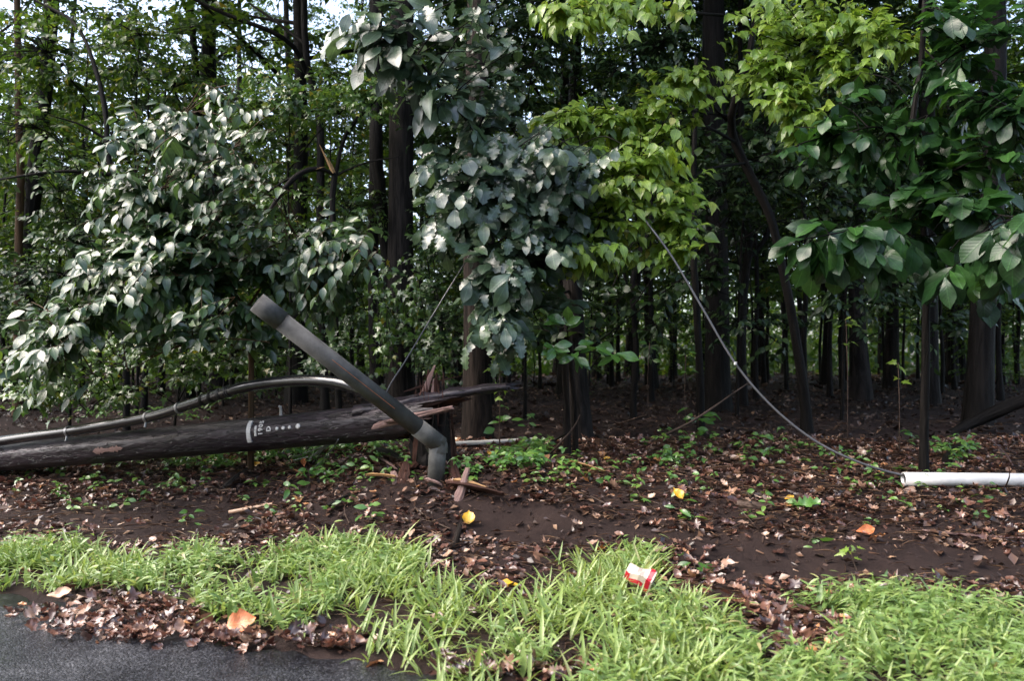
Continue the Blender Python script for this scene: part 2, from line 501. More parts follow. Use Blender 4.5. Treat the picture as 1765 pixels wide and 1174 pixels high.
M['litter_wet_shaded'] = leaf_mat('litter_wet_shaded', [(0, (.015, .009, .007)), (.4, (.035, .02, .014)), (.75, (.08, .045, .03)), (.93, (.15, .09, .06)), (1, (.24, .15, .1))], .5, .15, .06, veins=False)  # deeper browns for wet litter, with the wood's shade painted in
M['chips'] = leaf_mat('chips', [(0, (.02, .011, .008)), (.5, (.05, .026, .018)), (.8, (.13, .07, .04)), (1, (.3, .19, .12))], .45, .3, 0.02, veins=False)
M['needles'] = leaf_mat('needles', [(0, (.1, .05, .025)), (.5, (.2, .11, .055)), (1, (.36, .22, .12))], .5, .2, 0.02, veins=False)
M['yellow_leaf'] = leaf_mat('yellow_leaf', [(0, (.62, .34, .015)), (1, (.68, .4, .03))], .4, .4, .15)
M['orange_leaf'] = leaf_mat('orange_leaf', [(0, (.55, .17, .05)), (1, (.6, .2, .07))], .45, .3, .12)
M['tan_leaf'] = leaf_mat('tan_leaf', [(0, (.45, .27, .16)), (1, (.55, .36, .24))], .45, .3, .12)
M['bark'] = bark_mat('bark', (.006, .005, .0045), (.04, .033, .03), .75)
M['bark_brown'] = bark_mat('bark_brown', (.007, .005, .004), (.045, .033, .027), .75)
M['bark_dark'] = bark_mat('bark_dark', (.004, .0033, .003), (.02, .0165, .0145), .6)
M['bark_tan'] = bark_mat('bark_tan', (.05, .03, .016), (.12, .07, .038), .6, (3, 60, 1), .3)
M['stick'] = bark_mat('stick', (.04, .027, .02), (.16, .11, .085), .55, (6, 60, 1), .4)
M['raw_wood'] = bark_mat('raw_wood', (.35, .19, .08), (.62, .4, .2), .6, (4, 140, 1), .5)
M['torn_wood'] = bark_mat('torn_wood', (.02, .010, .008), (.155, .073, .054), .5, (6, 150, 1), .8)
M['torn_pale'] = bark_mat('torn_pale', (.16, .10, .09), (.5, .33, .29), .42, (6, 150, 1), .8)
M['pale_branch'] = bark_mat('pale_branch', (.34, .33, .31), (.62, .6, .57), .5, (9, 30, 1), .4)

# ------------------------------------------------------------------ the setting
def build_ground():
    xs = np.concatenate([[-1500, -500, -160, -80, -50, -32, -22], np.arange(-16, -6, .35), np.arange(-6, 6, .06), np.arange(6, 16, .35), [18, 22, 32, 50, 80, 160, 500, 1500]])
    ys = np.concatenate([[-400, -60, -15, -4, 0, 1.5], np.arange(2.2, 10, .055), np.arange(10, 24, .35), [26, 30, 36, 44, 55, 70, 100, 180, 400, 1800]])
    X, Y = np.meshgrid(xs, ys)
    Z = ground(X, Y)
    r = rng(3)
    near = (np.abs(X) < 6.2) & (Y < 10.5)
    Z = Z + np.where(near & (Y > yedge(X) + .2), r.normal(size=X.shape) * .006, 0)
    n, k = X.shape
    i, j = np.meshgrid(np.arange(n - 1), np.arange(k - 1), indexing='ij')
    F = np.stack([i * k + j, i * k + j + 1, (i + 1) * k + j + 1, (i + 1) * k + j], -1).reshape(-1, 4)
    mb = MB(); mb.add(np.stack([X, Y, Z], -1).reshape(-1, 3), F)
    m, nt, b, out = newmat('soil')
    v = coords(nt, 'Object', (1, 1, 1))
    n1 = noise(nt, v, 3.0, 6, .65); n2 = noise(nt, v, 40, 6, .75); n3 = noise(nt, v, 160, 3, .7)
    mixv = math_node(nt, 'ADD', math_node(nt, 'MULTIPLY', n1, .45), math_node(nt, 'ADD', math_node(nt, 'MULTIPLY', n2, .35), math_node(nt, 'MULTIPLY', n3, .2)))
    nt.links.new(ramp(nt, [(.35, (.016, .010, .009)), (.5, (.036, .022, .019)), (.62, (.06, .038, .031)), (.75, (.11, .075, .06))], mixv), b.inputs['Base Color'])
    setp(b, Roughness=.8, Specular_IOR_Level=.2)
    h = math_node(nt, 'ADD', math_node(nt, 'MULTIPLY', n2, 1.0), math_node(nt, 'MULTIPLY', n3, .45))
    bump(nt, h, .9, .03, b)
    tag(mb.build('ground', m), kind='structure')

def build_road():
    r = rng(4)
    xs = np.concatenate([[-40, -14], np.arange(-8, 8, .05), [14, 40]])
    e = yedge(xs) + .10 + np.where(np.abs(xs) < 8.5, .05 * np.sin(xs * 7.1) + .035 * np.sin(xs * 17 + 1) + r.normal(size=len(xs)) * .018, 0)
    e[0] = yedge(-14.) + 8; e[-1] = 2.5
    rows = [np.stack([xs, e + .02, np.full_like(xs, -.06)], -1), np.stack([xs, e, np.full_like(xs, .012)], -1)]
    for off in (.25, .8, 2, 4, 6.5):
        rows.append(np.stack([xs, e - off, np.full_like(xs, .016 + .006 * off)], -1))
    V = np.concatenate(rows); k = len(xs); F = []
    for i in range(len(rows) - 1):
        for j in range(k - 1):
            F.append([i * k + j, (i + 1) * k + j, (i + 1) * k + j + 1, i * k + j + 1])
    mb = MB(); mb.add(V, F)
    m, nt, b, out = newmat('asphalt')
    v = coords(nt, 'Object', (1, 1, 1))
    vo = nt.nodes.new('ShaderNodeTexVoronoi'); vo.inputs['Scale'].default_value = 120; nt.links.new(v, vo.inputs['Vector'])
    n1 = noise(nt, v, 2.2, 5, .6); n2 = noise(nt, v, 130, 4, .7)
    hs = nt.nodes.new('ShaderNodeSeparateColor'); nt.links.new(vo.outputs['Color'], hs.inputs[0])
    mixv = math_node(nt, 'ADD', math_node(nt, 'MULTIPLY', hs.outputs[0], .45), math_node(nt, 'ADD', math_node(nt, 'MULTIPLY', n1, .3), math_node(nt, 'MULTIPLY', n2, .25)))
    nt.links.new(ramp(nt, [(.25, (.007, .0075, .009)), (.5, (.018, .019, .023)), (.68, (.05, .052, .06)), (.8, (.13, .13, .14))], mixv), b.inputs['Base Color'])
    rg = ramp(nt, [(.4, (.28,) * 3), (.65, (.5,) * 3)], n1)
    nt.links.new(rg, b.inputs['Roughness']); setp(b, Specular_IOR_Level=.35)
    inv = math_node(nt, 'SUBTRACT', 1.0, vo.outputs['Distance'])
    bump(nt, math_node(nt, 'ADD', inv, math_node(nt, 'MULTIPLY', n2, .5)), .55, .006, b)
    tag(mb.build('road', m), kind='structure')

build_ground()
build_road()

# ------------------------------------------------------------------ woods: prototype trees, then copies
def gen_tree(seed, H, r0, cs, spread, nl, tw, nleaf, lsize, tmpl, leafmat, barkmat, droop=.3, flat=.25, lean=0.0, k=8, face=(0, -.15, 1.0), top=1.0):
    r = rng(seed)
    tp = np.array([[lean * (i / 7) ** 1.3 * H * .2 + r.normal() * .012 * H * (i > 0) * .4, r.normal() * .012 * H * (i > 0) * .4, -0.15 + (H + .15) * i / 7] for i in range(8)])
    tp = smooth_path(tp, 16)
    tb = MB(); rad = r0 * (1 - np.linspace(0, 1, 16) ** 1.1 * .9)
    rad[0] *= 1.5; rad[1] *= 1.08
    tube(tb, tp, rad, k, lump=.03, r=r)
    bag = Leaves()
    for i in range(nl):
        f = ((i + .5) / nl) ** .9
        h = cs + (H - cs) * f
        q = h / H * 15; a = int(min(q, 14)); base = tp[a] + (tp[a + 1] - tp[a]) * (q - a)
        az = i * 2.4 + r.normal() * .4
        L = spread * (1 - .62 * f ** 1.5 * top) * r.uniform(.65, 1.2)
        o = np.array([math.cos(az), math.sin(az), 0])
        el = flat + .45 * f
        lp = np.array([base, base + o * L * .4 + UP * L * el * .45, base + o * L * .75 + UP * L * el * .7, base + o * L + UP * L * (el * .7 - droop * .25)])
        lp[1:] += r.normal(size=(3, 3)) * L * .05
        lp = smooth_path(lp, 9)
        tube(tb, lp, np.linspace(max(r0 * .32 * (1 - .6 * f), .008), .004, 9), 5, cap=False)
        for j in range(tw):
            u = .2 + .8 * r.random() ** .8
            q = u * 8; a = int(min(q, 7)); p0 = lp[a] + (lp[a + 1] - lp[a]) * (q - a)
            aa = az + r.normal() * .9
            d = np.array([math.cos(aa), math.sin(aa), r.normal() * .3 + .05 - droop * .3])
            twig(bag, p0, p0 + d * r.uniform(.35, .95) * (.5 + .14 * spread), nleaf, lsize, r, droop, face, .4)
    lb = MB(); bag.emit(lb, tmpl, r)
    return tb.mesh('trunk', M[barkmat]), lb.mesh('crown', M[leafmat])

def plant_tree(name, label, cat, meshes, loc, rotz=0.0, scale=1.0, group=None):
    t = thing(name, label, cat, loc, group)
    t.rotation_euler = (0, 0, rotz); t.scale = (scale,) * 3
    for nm, me in zip(('trunk', 'crown'), meshes):
        o = bpy.data.objects.new(nm, me); COL.objects.link(o); o.parent = t
    return t

TALL = [gen_tree(11 + i, 15, .125, [3.6, 4.6, 3.0][i], 3.4, 24, 19, 11, .14, T_FAR, ['wood_leaf', 'wood_leaf_shaded', 'wood_leaf'][i], ['bark_dark', 'bark_dark', 'bark'][i]) for i in range(3)]
DENSE = gen_tree(19, 16, .125, 6.2, 4.2, 26, 24, 12, .26, T_FAR, 'wood_leaf_shaded', 'bark_dark')
UNDER = [gen_tree(31 + i, [6, 5, 7][i], [.05, .04, .06][i], [1.5, 1.2, 2.2][i], 2.0, 18, 16, 11, [.12, .11, .13][i], T_FAR, ['wood_leaf', 'wood_leaf', 'wood_leaf_shaded'][i], 'bark_dark', droop=.25, flat=.15, top=.8) for i in range(3)]
HIGH = [gen_tree(41 + i, 9, .05, 3.0, 2.4, 20, 18, 11, .13, T_FAR, ['wood_leaf_shaded', 'wood_leaf'][i], 'bark_dark', droop=.3, flat=.1, top=.7) for i in range(2)]
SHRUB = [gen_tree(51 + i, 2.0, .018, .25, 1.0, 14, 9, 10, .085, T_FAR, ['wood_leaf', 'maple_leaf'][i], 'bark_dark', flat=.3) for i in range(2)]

def scatter_woods():
    r = rng(77)
    taken = []
    def place(protos, name, label, cat, group, n, box, mind, scl, cond=None):
        made = {}
        tries = 0; c = 0
        while c < n and tries < n * 60:
            tries += 1
            x, y = r.uniform(box[0], box[1]), r.uniform(box[2], box[3])
            if cond and not cond(x, y): continue
            if any((x - a) ** 2 + (y - b) ** 2 < mind ** 2 for a, b in taken): continue
            taken.append((x, y)); c += 1
            k = int(r.integers(len(protos)))
            loc = on_ground(x, y)
            rz, s = r.uniform(0, 6.28), r.uniform(*scl)
            if k in made: dup(made[k], loc, rz, s)
            else: made[k] = plant_tree(name, label, cat, protos[k], loc, rz, s, group)
    vis = lambda x, y: abs(x) < y * .66 + 2.5
    place(TALL, 'forest_tree', 'tall slender forest tree standing deep in the dim wood', 'tree', 'tall trees deep in the wood', 22, (-26, 1, 12, 36), 2.3, (.85, 1.15), vis)
    place(TALL, 'forest_tree', 'slender forest tree among many dark trunks of the gloomy wood', 'tree', 'tall trees of the gloomy wood', 22, (1, 26, 12, 36), 2.3, (.85, 1.15), vis)
    place(UNDER, 'understory_tree', 'thin leafy understory tree deep among the trunks of the wood', 'tree', 'understory trees deep in the wood', 64, (-20, 3, 10.2, 28), 1.2, (.75, 1.15), lambda x, y: vis(x, y) and (x < 1 or y > 17))
    place(HIGH, 'understory_tree', 'bare-stemmed young tree with its leaves high up in the dark wood', 'tree', 'young trees in the dark wood', 36, (-1, 22, 10.5, 30), 1.2, (.75, 1.1), vis)
    place(UNDER, 'understory_tree', 'leafy young tree in the gloom between the dark trunks', 'tree', 'leafy young trees in the gloomy wood', 30, (0, 20, 13.5, 30), 1.2, (.8, 1.15), vis)
    place(SHRUB, 'shrub', 'low leafy shrub under the trees deep in the wood', 'shrub', 'low shrubs deep in the wood', 26, (-14, 12, 11, 22), 1.0, (.7, 1.2), lambda x, y: vis(x, y) and (x < -1 or y > 17))
scatter_woods()

def far_wood():
    r = rng(5)
    bag = Leaves(); mb = MB()
    n = 78000
    x = r.uniform(-48, 48, n); y = r.uniform(33, 50, n)
    z = .5 + 17 * r.random(n) ** 1.15
    cl = hash_noise(x * .9 + z * .25, z * 1.4 + y * .3, .55) + .35 * hash_noise(x, z, 1.7)
    open_ = np.where(x < 2, .115, .065) * np.maximum(0, z - 5.5)
    keep = (cl > -.42 + open_) | (z < 3)
    P1 = np.stack([x, y, z], -1)[keep]; S1 = r.uniform(.28, .55, keep.sum())
    q = 22000                                  # low growth at the far edge
    xl, yl = r.uniform(-50, 50, q), r.uniform(36, 56, q)
    P1 = np.concatenate([P1, np.stack([xl, yl, .4 + 5.5 * r.random(q) ** 1.2], -1)]); S1 = np.concatenate([S1, r.uniform(.3, .6, q)])
    m = 16000                                  # leaf roof added overhead to shade the floor of the wood
    x = r.uniform(-26, 30, m); y = r.uniform(8.5, 62, m)
    z = np.where(y < 31, 2.9 + .47 * y + 1.5 * r.random(m), 11 + 5 * r.random(m))
    k2 = ((y < 31) | (x > 4 + .1 * y)) & (z > 6.5)
    P2 = np.stack([x, y, z], -1)[k2]; S2 = r.uniform(.6, 1.0, k2.sum())
    pp = np.concatenate([P1, P2]); n = len(pp)
    d = r.normal(size=(n, 3)); d[:, 2] -= .4
    nn = np.array([0, -.4, .8]) + r.normal(size=(n, 3)) * .5
    bag.add(pp, d, nn, np.concatenate([S1, S2]))
    bag.emit(mb, T_FAR, r)
    o = mb.build('far_wood', M['wood_leaf'])
    tag(o, 'distant leafy wood closing the view behind the trunks, with an added leaf roof for shade', 'woodland', kind='stuff')
    tb = MB()
    for i in range(70):
        x, y = r.uniform(-46, 46), r.uniform(30, 45)
        g = float(ground(x, y))
        p = smooth_path([[x, y, g - .2], [x + r.normal() * .3, y, g + 5], [x + r.normal() * .9, y, g + 14]], 5)
        tube(tb, p, np.linspace(1, .5, 5) * r.uniform(.04, .13), 5, cap=False)
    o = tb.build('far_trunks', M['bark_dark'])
    tag(o, 'many dark trunks of the distant wood', 'woodland', kind='stuff')
far_wood()

def light_block_wood():  # unseen leaves added behind the camera to cut low light from the front
    r = rng(6); bag = Leaves(); mb = MB(); n = 36000
    x, y = r.uniform(-45, 45, n), r.uniform(-17, -11, n); z = .2 + 16 * r.random(n)
    keep = hash_noise(x * .9 + z * .2, z * 1.2 + y * .3, .5) > -.6 + .12 * np.maximum(0, z - 12)
    x, y, z = x[keep], y[keep], z[keep]; n = len(x)
    d = r.normal(size=(n, 3)); d[:, 2] -= .4
    bag.add(np.stack([x, y, z], -1), d, np.array([0, .3, .8]) + r.normal(size=(n, 3)) * .5, r.uniform(.4, .7, n))
    bag.emit(mb, T_FAR, r)
    tag(mb.build('unseen_light_blocker', M['wood_leaf_shaded']), 'unseen mass of leaves added behind the viewpoint to block low sky light', 'woodland', kind='stuff')
light_block_wood()

# ------------------------------------------------------------------ single trees one can tell apart
def trunk_from(mb, pix, widths, k=12, n=24, seed=1, lump=.03, flare=True):
    """pix: (px, py, depth) from the base up"""
    pts = np.array([P(*q) for q in pix])
    b = pts[0].copy(); b[2] = float(ground(b[0], b[1])) - .12
    if abs(b[2] - pts[0][2]) > .03: pts = np.vstack([b, pts]) if b[2] < pts[0][2] else np.vstack([b, pts[1:]])
    path = smooth_path(pts, n)
    rad = np.interp(np.linspace(0, 1, n), np.linspace(0, 1, len(widths)), widths)
    rad = rad.copy()
    if flare: rad[0] *= 1.35; rad[1] *= 1.12
    tube(mb, path, rad, k, lump=lump, r=rng(seed))
    return path

def own_tree(name, label, pix, widths, bark='bark', crown=None, limbs=(), group=None, seed=1, n=24, leaves='wood_leaf'):
    mb = MB(); path = trunk_from(mb, pix, widths, seed=seed, n=n)
    for lp, lr in limbs:
        p = smooth_path([P(*q) for q in lp], 12)
        tube(mb, p, np.interp(np.linspace(0, 1, 12), np.linspace(0, 1, len(lr)), lr), 7, lump=.03, r=rng(seed + 9))
    t = thing(name, label, 'tree', path[0], group)
    mb.build('trunk', M[bark], t)
    if crown:
        o = bpy.data.objects.new('crown', DENSE[1] if crown == 'dense' else TALL[seed % 3][1]); COL.objects.link(o); o.parent = t
        o.rotation_euler = (0, 0, seed * 1.3); o.location = (0, 0, .6 if crown == 'dense' else 1.6)
    return t, path

W = lambda px, D: px * .5 * D / FPX
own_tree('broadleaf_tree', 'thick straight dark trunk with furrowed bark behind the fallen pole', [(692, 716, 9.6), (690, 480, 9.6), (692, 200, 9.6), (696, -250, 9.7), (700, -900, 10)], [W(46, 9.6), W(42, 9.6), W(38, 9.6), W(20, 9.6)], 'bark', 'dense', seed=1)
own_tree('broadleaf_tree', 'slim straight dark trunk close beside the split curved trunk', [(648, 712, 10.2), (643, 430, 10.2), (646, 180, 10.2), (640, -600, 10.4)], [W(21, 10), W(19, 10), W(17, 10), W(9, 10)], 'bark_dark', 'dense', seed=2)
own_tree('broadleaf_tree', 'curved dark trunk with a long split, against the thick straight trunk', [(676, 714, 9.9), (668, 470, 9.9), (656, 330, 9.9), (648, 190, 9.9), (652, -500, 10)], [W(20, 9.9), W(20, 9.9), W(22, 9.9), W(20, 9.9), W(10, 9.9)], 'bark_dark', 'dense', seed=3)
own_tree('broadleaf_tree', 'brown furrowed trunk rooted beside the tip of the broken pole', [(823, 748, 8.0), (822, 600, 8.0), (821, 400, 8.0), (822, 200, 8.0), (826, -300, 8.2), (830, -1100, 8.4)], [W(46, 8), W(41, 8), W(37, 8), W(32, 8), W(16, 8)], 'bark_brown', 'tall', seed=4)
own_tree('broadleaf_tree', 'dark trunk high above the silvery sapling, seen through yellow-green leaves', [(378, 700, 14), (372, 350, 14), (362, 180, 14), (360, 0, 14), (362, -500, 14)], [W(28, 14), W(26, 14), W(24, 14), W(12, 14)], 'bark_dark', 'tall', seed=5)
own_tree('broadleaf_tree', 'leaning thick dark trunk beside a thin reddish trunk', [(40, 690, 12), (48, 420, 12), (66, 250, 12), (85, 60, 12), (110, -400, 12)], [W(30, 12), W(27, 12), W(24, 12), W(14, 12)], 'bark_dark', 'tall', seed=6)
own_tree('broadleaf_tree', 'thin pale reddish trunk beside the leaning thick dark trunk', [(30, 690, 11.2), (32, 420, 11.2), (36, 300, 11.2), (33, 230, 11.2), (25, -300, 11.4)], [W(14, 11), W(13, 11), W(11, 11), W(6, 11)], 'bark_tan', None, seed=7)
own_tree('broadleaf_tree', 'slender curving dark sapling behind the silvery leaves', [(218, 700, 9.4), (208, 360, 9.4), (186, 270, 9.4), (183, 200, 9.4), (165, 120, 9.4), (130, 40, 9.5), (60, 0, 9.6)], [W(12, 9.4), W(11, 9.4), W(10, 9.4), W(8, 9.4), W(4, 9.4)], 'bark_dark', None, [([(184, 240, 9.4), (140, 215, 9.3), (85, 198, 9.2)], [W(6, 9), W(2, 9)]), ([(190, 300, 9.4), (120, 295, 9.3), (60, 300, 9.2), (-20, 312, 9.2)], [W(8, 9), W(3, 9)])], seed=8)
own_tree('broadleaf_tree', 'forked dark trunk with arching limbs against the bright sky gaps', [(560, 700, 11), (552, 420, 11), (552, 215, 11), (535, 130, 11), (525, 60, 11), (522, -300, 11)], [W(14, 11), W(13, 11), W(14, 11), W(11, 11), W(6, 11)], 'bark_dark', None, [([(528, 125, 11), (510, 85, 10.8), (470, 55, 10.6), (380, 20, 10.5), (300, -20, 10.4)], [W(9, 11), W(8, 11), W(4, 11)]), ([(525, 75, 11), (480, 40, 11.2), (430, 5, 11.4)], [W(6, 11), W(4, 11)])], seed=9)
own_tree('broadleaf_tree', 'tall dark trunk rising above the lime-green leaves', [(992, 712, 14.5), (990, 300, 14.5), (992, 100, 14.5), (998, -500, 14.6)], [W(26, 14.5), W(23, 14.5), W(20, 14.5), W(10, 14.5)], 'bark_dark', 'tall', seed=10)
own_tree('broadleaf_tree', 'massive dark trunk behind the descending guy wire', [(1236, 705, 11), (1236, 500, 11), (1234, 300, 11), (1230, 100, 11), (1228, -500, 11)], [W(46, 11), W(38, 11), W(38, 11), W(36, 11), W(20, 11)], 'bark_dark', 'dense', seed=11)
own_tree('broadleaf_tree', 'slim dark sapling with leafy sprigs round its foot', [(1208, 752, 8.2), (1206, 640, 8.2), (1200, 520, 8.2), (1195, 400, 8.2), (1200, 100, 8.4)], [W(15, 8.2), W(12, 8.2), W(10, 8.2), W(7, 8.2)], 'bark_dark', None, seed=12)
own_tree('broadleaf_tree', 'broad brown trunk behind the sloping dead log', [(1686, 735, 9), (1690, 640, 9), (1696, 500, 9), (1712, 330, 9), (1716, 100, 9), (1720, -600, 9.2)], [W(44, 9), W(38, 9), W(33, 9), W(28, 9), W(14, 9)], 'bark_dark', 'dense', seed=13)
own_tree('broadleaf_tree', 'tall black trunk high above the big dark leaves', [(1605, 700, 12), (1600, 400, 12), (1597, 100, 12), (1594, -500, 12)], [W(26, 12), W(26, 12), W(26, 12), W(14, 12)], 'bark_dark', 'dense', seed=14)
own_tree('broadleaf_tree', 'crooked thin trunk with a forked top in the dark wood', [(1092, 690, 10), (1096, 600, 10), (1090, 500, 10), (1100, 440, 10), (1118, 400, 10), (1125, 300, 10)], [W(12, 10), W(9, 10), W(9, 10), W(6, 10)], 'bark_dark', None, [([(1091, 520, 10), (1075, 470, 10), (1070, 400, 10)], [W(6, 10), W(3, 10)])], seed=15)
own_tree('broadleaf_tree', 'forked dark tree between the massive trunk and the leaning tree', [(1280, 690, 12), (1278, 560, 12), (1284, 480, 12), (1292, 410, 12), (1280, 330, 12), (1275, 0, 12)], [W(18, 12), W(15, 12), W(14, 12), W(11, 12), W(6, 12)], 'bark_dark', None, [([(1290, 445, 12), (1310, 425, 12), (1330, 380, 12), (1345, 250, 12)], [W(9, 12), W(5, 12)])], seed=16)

# the tree whose limb snapped
def snapped_tree():
    D = 9.0
    mb = MB()
    path = trunk_from(mb, [(585, 725, D), (578, 560, D), (575, 420, D), (573, 340, D), (578, 298, D)], [W(13, D), W(11, D), W(10, D), W(11, D)], seed=21)
    for lp, lr in [([(579, 300, D), (588, 255, D), (600, 225, D), (618, 202, D), (650, 170, D), (700, 120, D)], [W(7, D), W(7, D), W(3, D)]),
                   ([(580, 303, D), (600, 292, D), (640, 278, D), (690, 270, D)], [W(4, D), W(2, D)])]:
        tube(mb, smooth_path([P(*q) for q in lp], 14), np.interp(np.linspace(0, 1, 14), np.linspace(0, 1, len(lr)), lr), 8)
    t = thing('snapped_tree', 'dark tree whose snapped limb hangs from a pale torn stub', 'tree', path[0])
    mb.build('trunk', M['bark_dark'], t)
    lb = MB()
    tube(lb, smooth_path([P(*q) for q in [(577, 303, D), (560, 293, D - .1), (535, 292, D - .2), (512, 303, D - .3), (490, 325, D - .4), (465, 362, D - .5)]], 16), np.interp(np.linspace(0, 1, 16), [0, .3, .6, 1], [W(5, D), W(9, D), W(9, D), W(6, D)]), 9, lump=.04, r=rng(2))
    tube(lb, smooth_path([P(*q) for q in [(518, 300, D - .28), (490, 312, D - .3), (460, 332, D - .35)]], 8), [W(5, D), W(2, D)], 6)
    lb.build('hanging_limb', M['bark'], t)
    sb = MB(); r = rng(8)
    splint(sb, P(574, 298, D - .05), P(551, 250, D - .05), W(6, D), W(3, D), r, .25, bow=.03)
    splint(sb, P(577, 298, D - .03), P(566, 272, D - .03), W(5, D), W(3, D), r, .15)
    splint(sb, P(545, 292, D - .2), P(560, 287, D - .18), W(3, D), W(1.5, D), r, .2)
    sb.build('torn_wood', M['raw_wood'], t)
    bag = Leaves(); cb = MB()
    for i in range(90):
        c = P(r.uniform(420, 700), r.uniform(120, 200), D + r.uniform(-.8, .6))
        twig(bag, c, c + np.array([r.normal() * .4, r.normal() * .3 - .1, r.normal() * .12 - .05]), 10, .085, r, .25, (0, -.3, .9))
    bag.emit(cb, T_MAPLE, r)
    cb.build('crown', M['maple_leaf'], t)
snapped_tree()

# near crowns: skeleton limbs, then twigs filling the volume around them
def leafy(t, trunk_mb, skel, blobs, tmpl, mat, seed, lsize, nleaf, droop, face, jitter=.35, barkmat='bark_dark', tlen=.5, spread=.95, outdir=(0, 0, 0), name='crown', link=True, dens=1.7):
    r = rng(seed); bag = Leaves()
    S = np.concatenate(skel)
    for (px, py, rx, ry, D, dd, n) in blobs:
        for i in range(int(n * dens)):
            a, q = r.uniform(0, 6.28), math.sqrt(r.random()) * (1.0 if r.random() < .65 else r.uniform(1, 1.7))
            p1 = P(px + math.cos(a) * q * rx, py + math.sin(a) * q * ry, D + r.normal() * dd)
            k = np.argmin(((S - p1) ** 2).sum(1)); b = S[k]
            v = p1 - b; L = np.linalg.norm(v)
            l = tlen * r.uniform(.6, 1.2)
            dirn = unit(unit(v) * .7 + np.asarray(outdir) + r.normal(size=3) * np.array([.5, .5, .25]))
            p0 = p1 - dirn * l if L > l else b
            path = twig(bag, p0, p1, nleaf, lsize, r, droop, face, jitter, spread=spread)
            tube(trunk_mb, path, np.linspace(.0035, .0015, 6), 4, cap=False)
            if L > l and link:
                mid = (b + p0) / 2 + UP * .05 * L + r.normal(size=3) * .03
                tube(trunk_mb, smooth_path([b, mid, p0], 6), np.linspace(.006, .0035, 6), 4, cap=False)
    mb = MB(); bag.emit(mb, tmpl, r)
    mb.build(name, M[mat], t)

def silver_sapling():
    D = 7.1
    tb = MB()
    path = trunk_from(tb, [(432, 790, D), (433, 690, D), (432, 600, D), (425, 550, D), (398, 490, D), (372, 400, D - .05), (350, 320, D - .1), (320, 250, D - .1)], [W(12, D), W(10, D), W(9, D), W(7, D), W(3, D)], seed=30, lump=.02)
    sk = [path[8:]]
    for lp in [[(425, 550, D), (380, 500, 6.8), (300, 480, 6.6), (200, 520, 6.5), (110, 580, 6.4)],
               [(398, 490, D), (330, 430, 6.8), (250, 430, 6.6), (160, 470, 6.5)],
               [(385, 440, D), (300, 370, 6.8), (240, 330, 6.6)],
               [(365, 370, D), (290, 290, 6.9), (240, 230, 6.8), (310, 205, 6.8)],
               [(420, 540, D), (470, 470, 6.9), (540, 410, 6.8), (600, 430, 6.7)],
               [(433, 610, D), (380, 590, 6.8), (300, 600, 6.6), (220, 640, 6.5)],
               [(350, 330, D), (380, 270, 7.1), (400, 255, 7.1)]]:
        p = smooth_path([P(*q) for q in lp], 12); sk.append(p)
        tube(tb, p, np.linspace(W(5, D), W(1.5, D), 12), 5)
    t = thing('silvery_sapling', 'slim tan sapling with drooping silvery wet leaves behind the fallen pole', 'tree', path[0])
    B = [(300, 300, 105, 95, 6.6, .22, 54), (290, 370, 110, 60, 6.6, .22, 44), (255, 225, 60, 30, 6.7, .15, 14), (300, 450, 140, 60, 6.6, .25, 50), (190, 500, 110, 55, 6.5, .25, 34),
         (110, 560, 80, 45, 6.4, .2, 18), (270, 540, 110, 50, 6.6, .25, 26), (560, 440, 62, 60, 6.7, .2, 42), (550, 520, 50, 40, 6.7, .2, 16), (420, 470, 80, 60, 6.9, .2, 26), (380, 280, 40, 30, 6.9, .1, 8), (60, 620, 70, 60, 6.5, .25, 14), (440, 570, 45, 40, 7.0, .15, 10)]
    B = [b[:6] + (int(b[6] * 1.35),) for b in B]
    leafy(t, tb, sk, B, T_OVATE, 'silver_leaf', 31, .126, 10, .55, (-.1, -.55, .75), .32, outdir=(-.6, -.3, -.4))
    tb.build('trunk', M['bark_tan'], t)
silver_sapling()

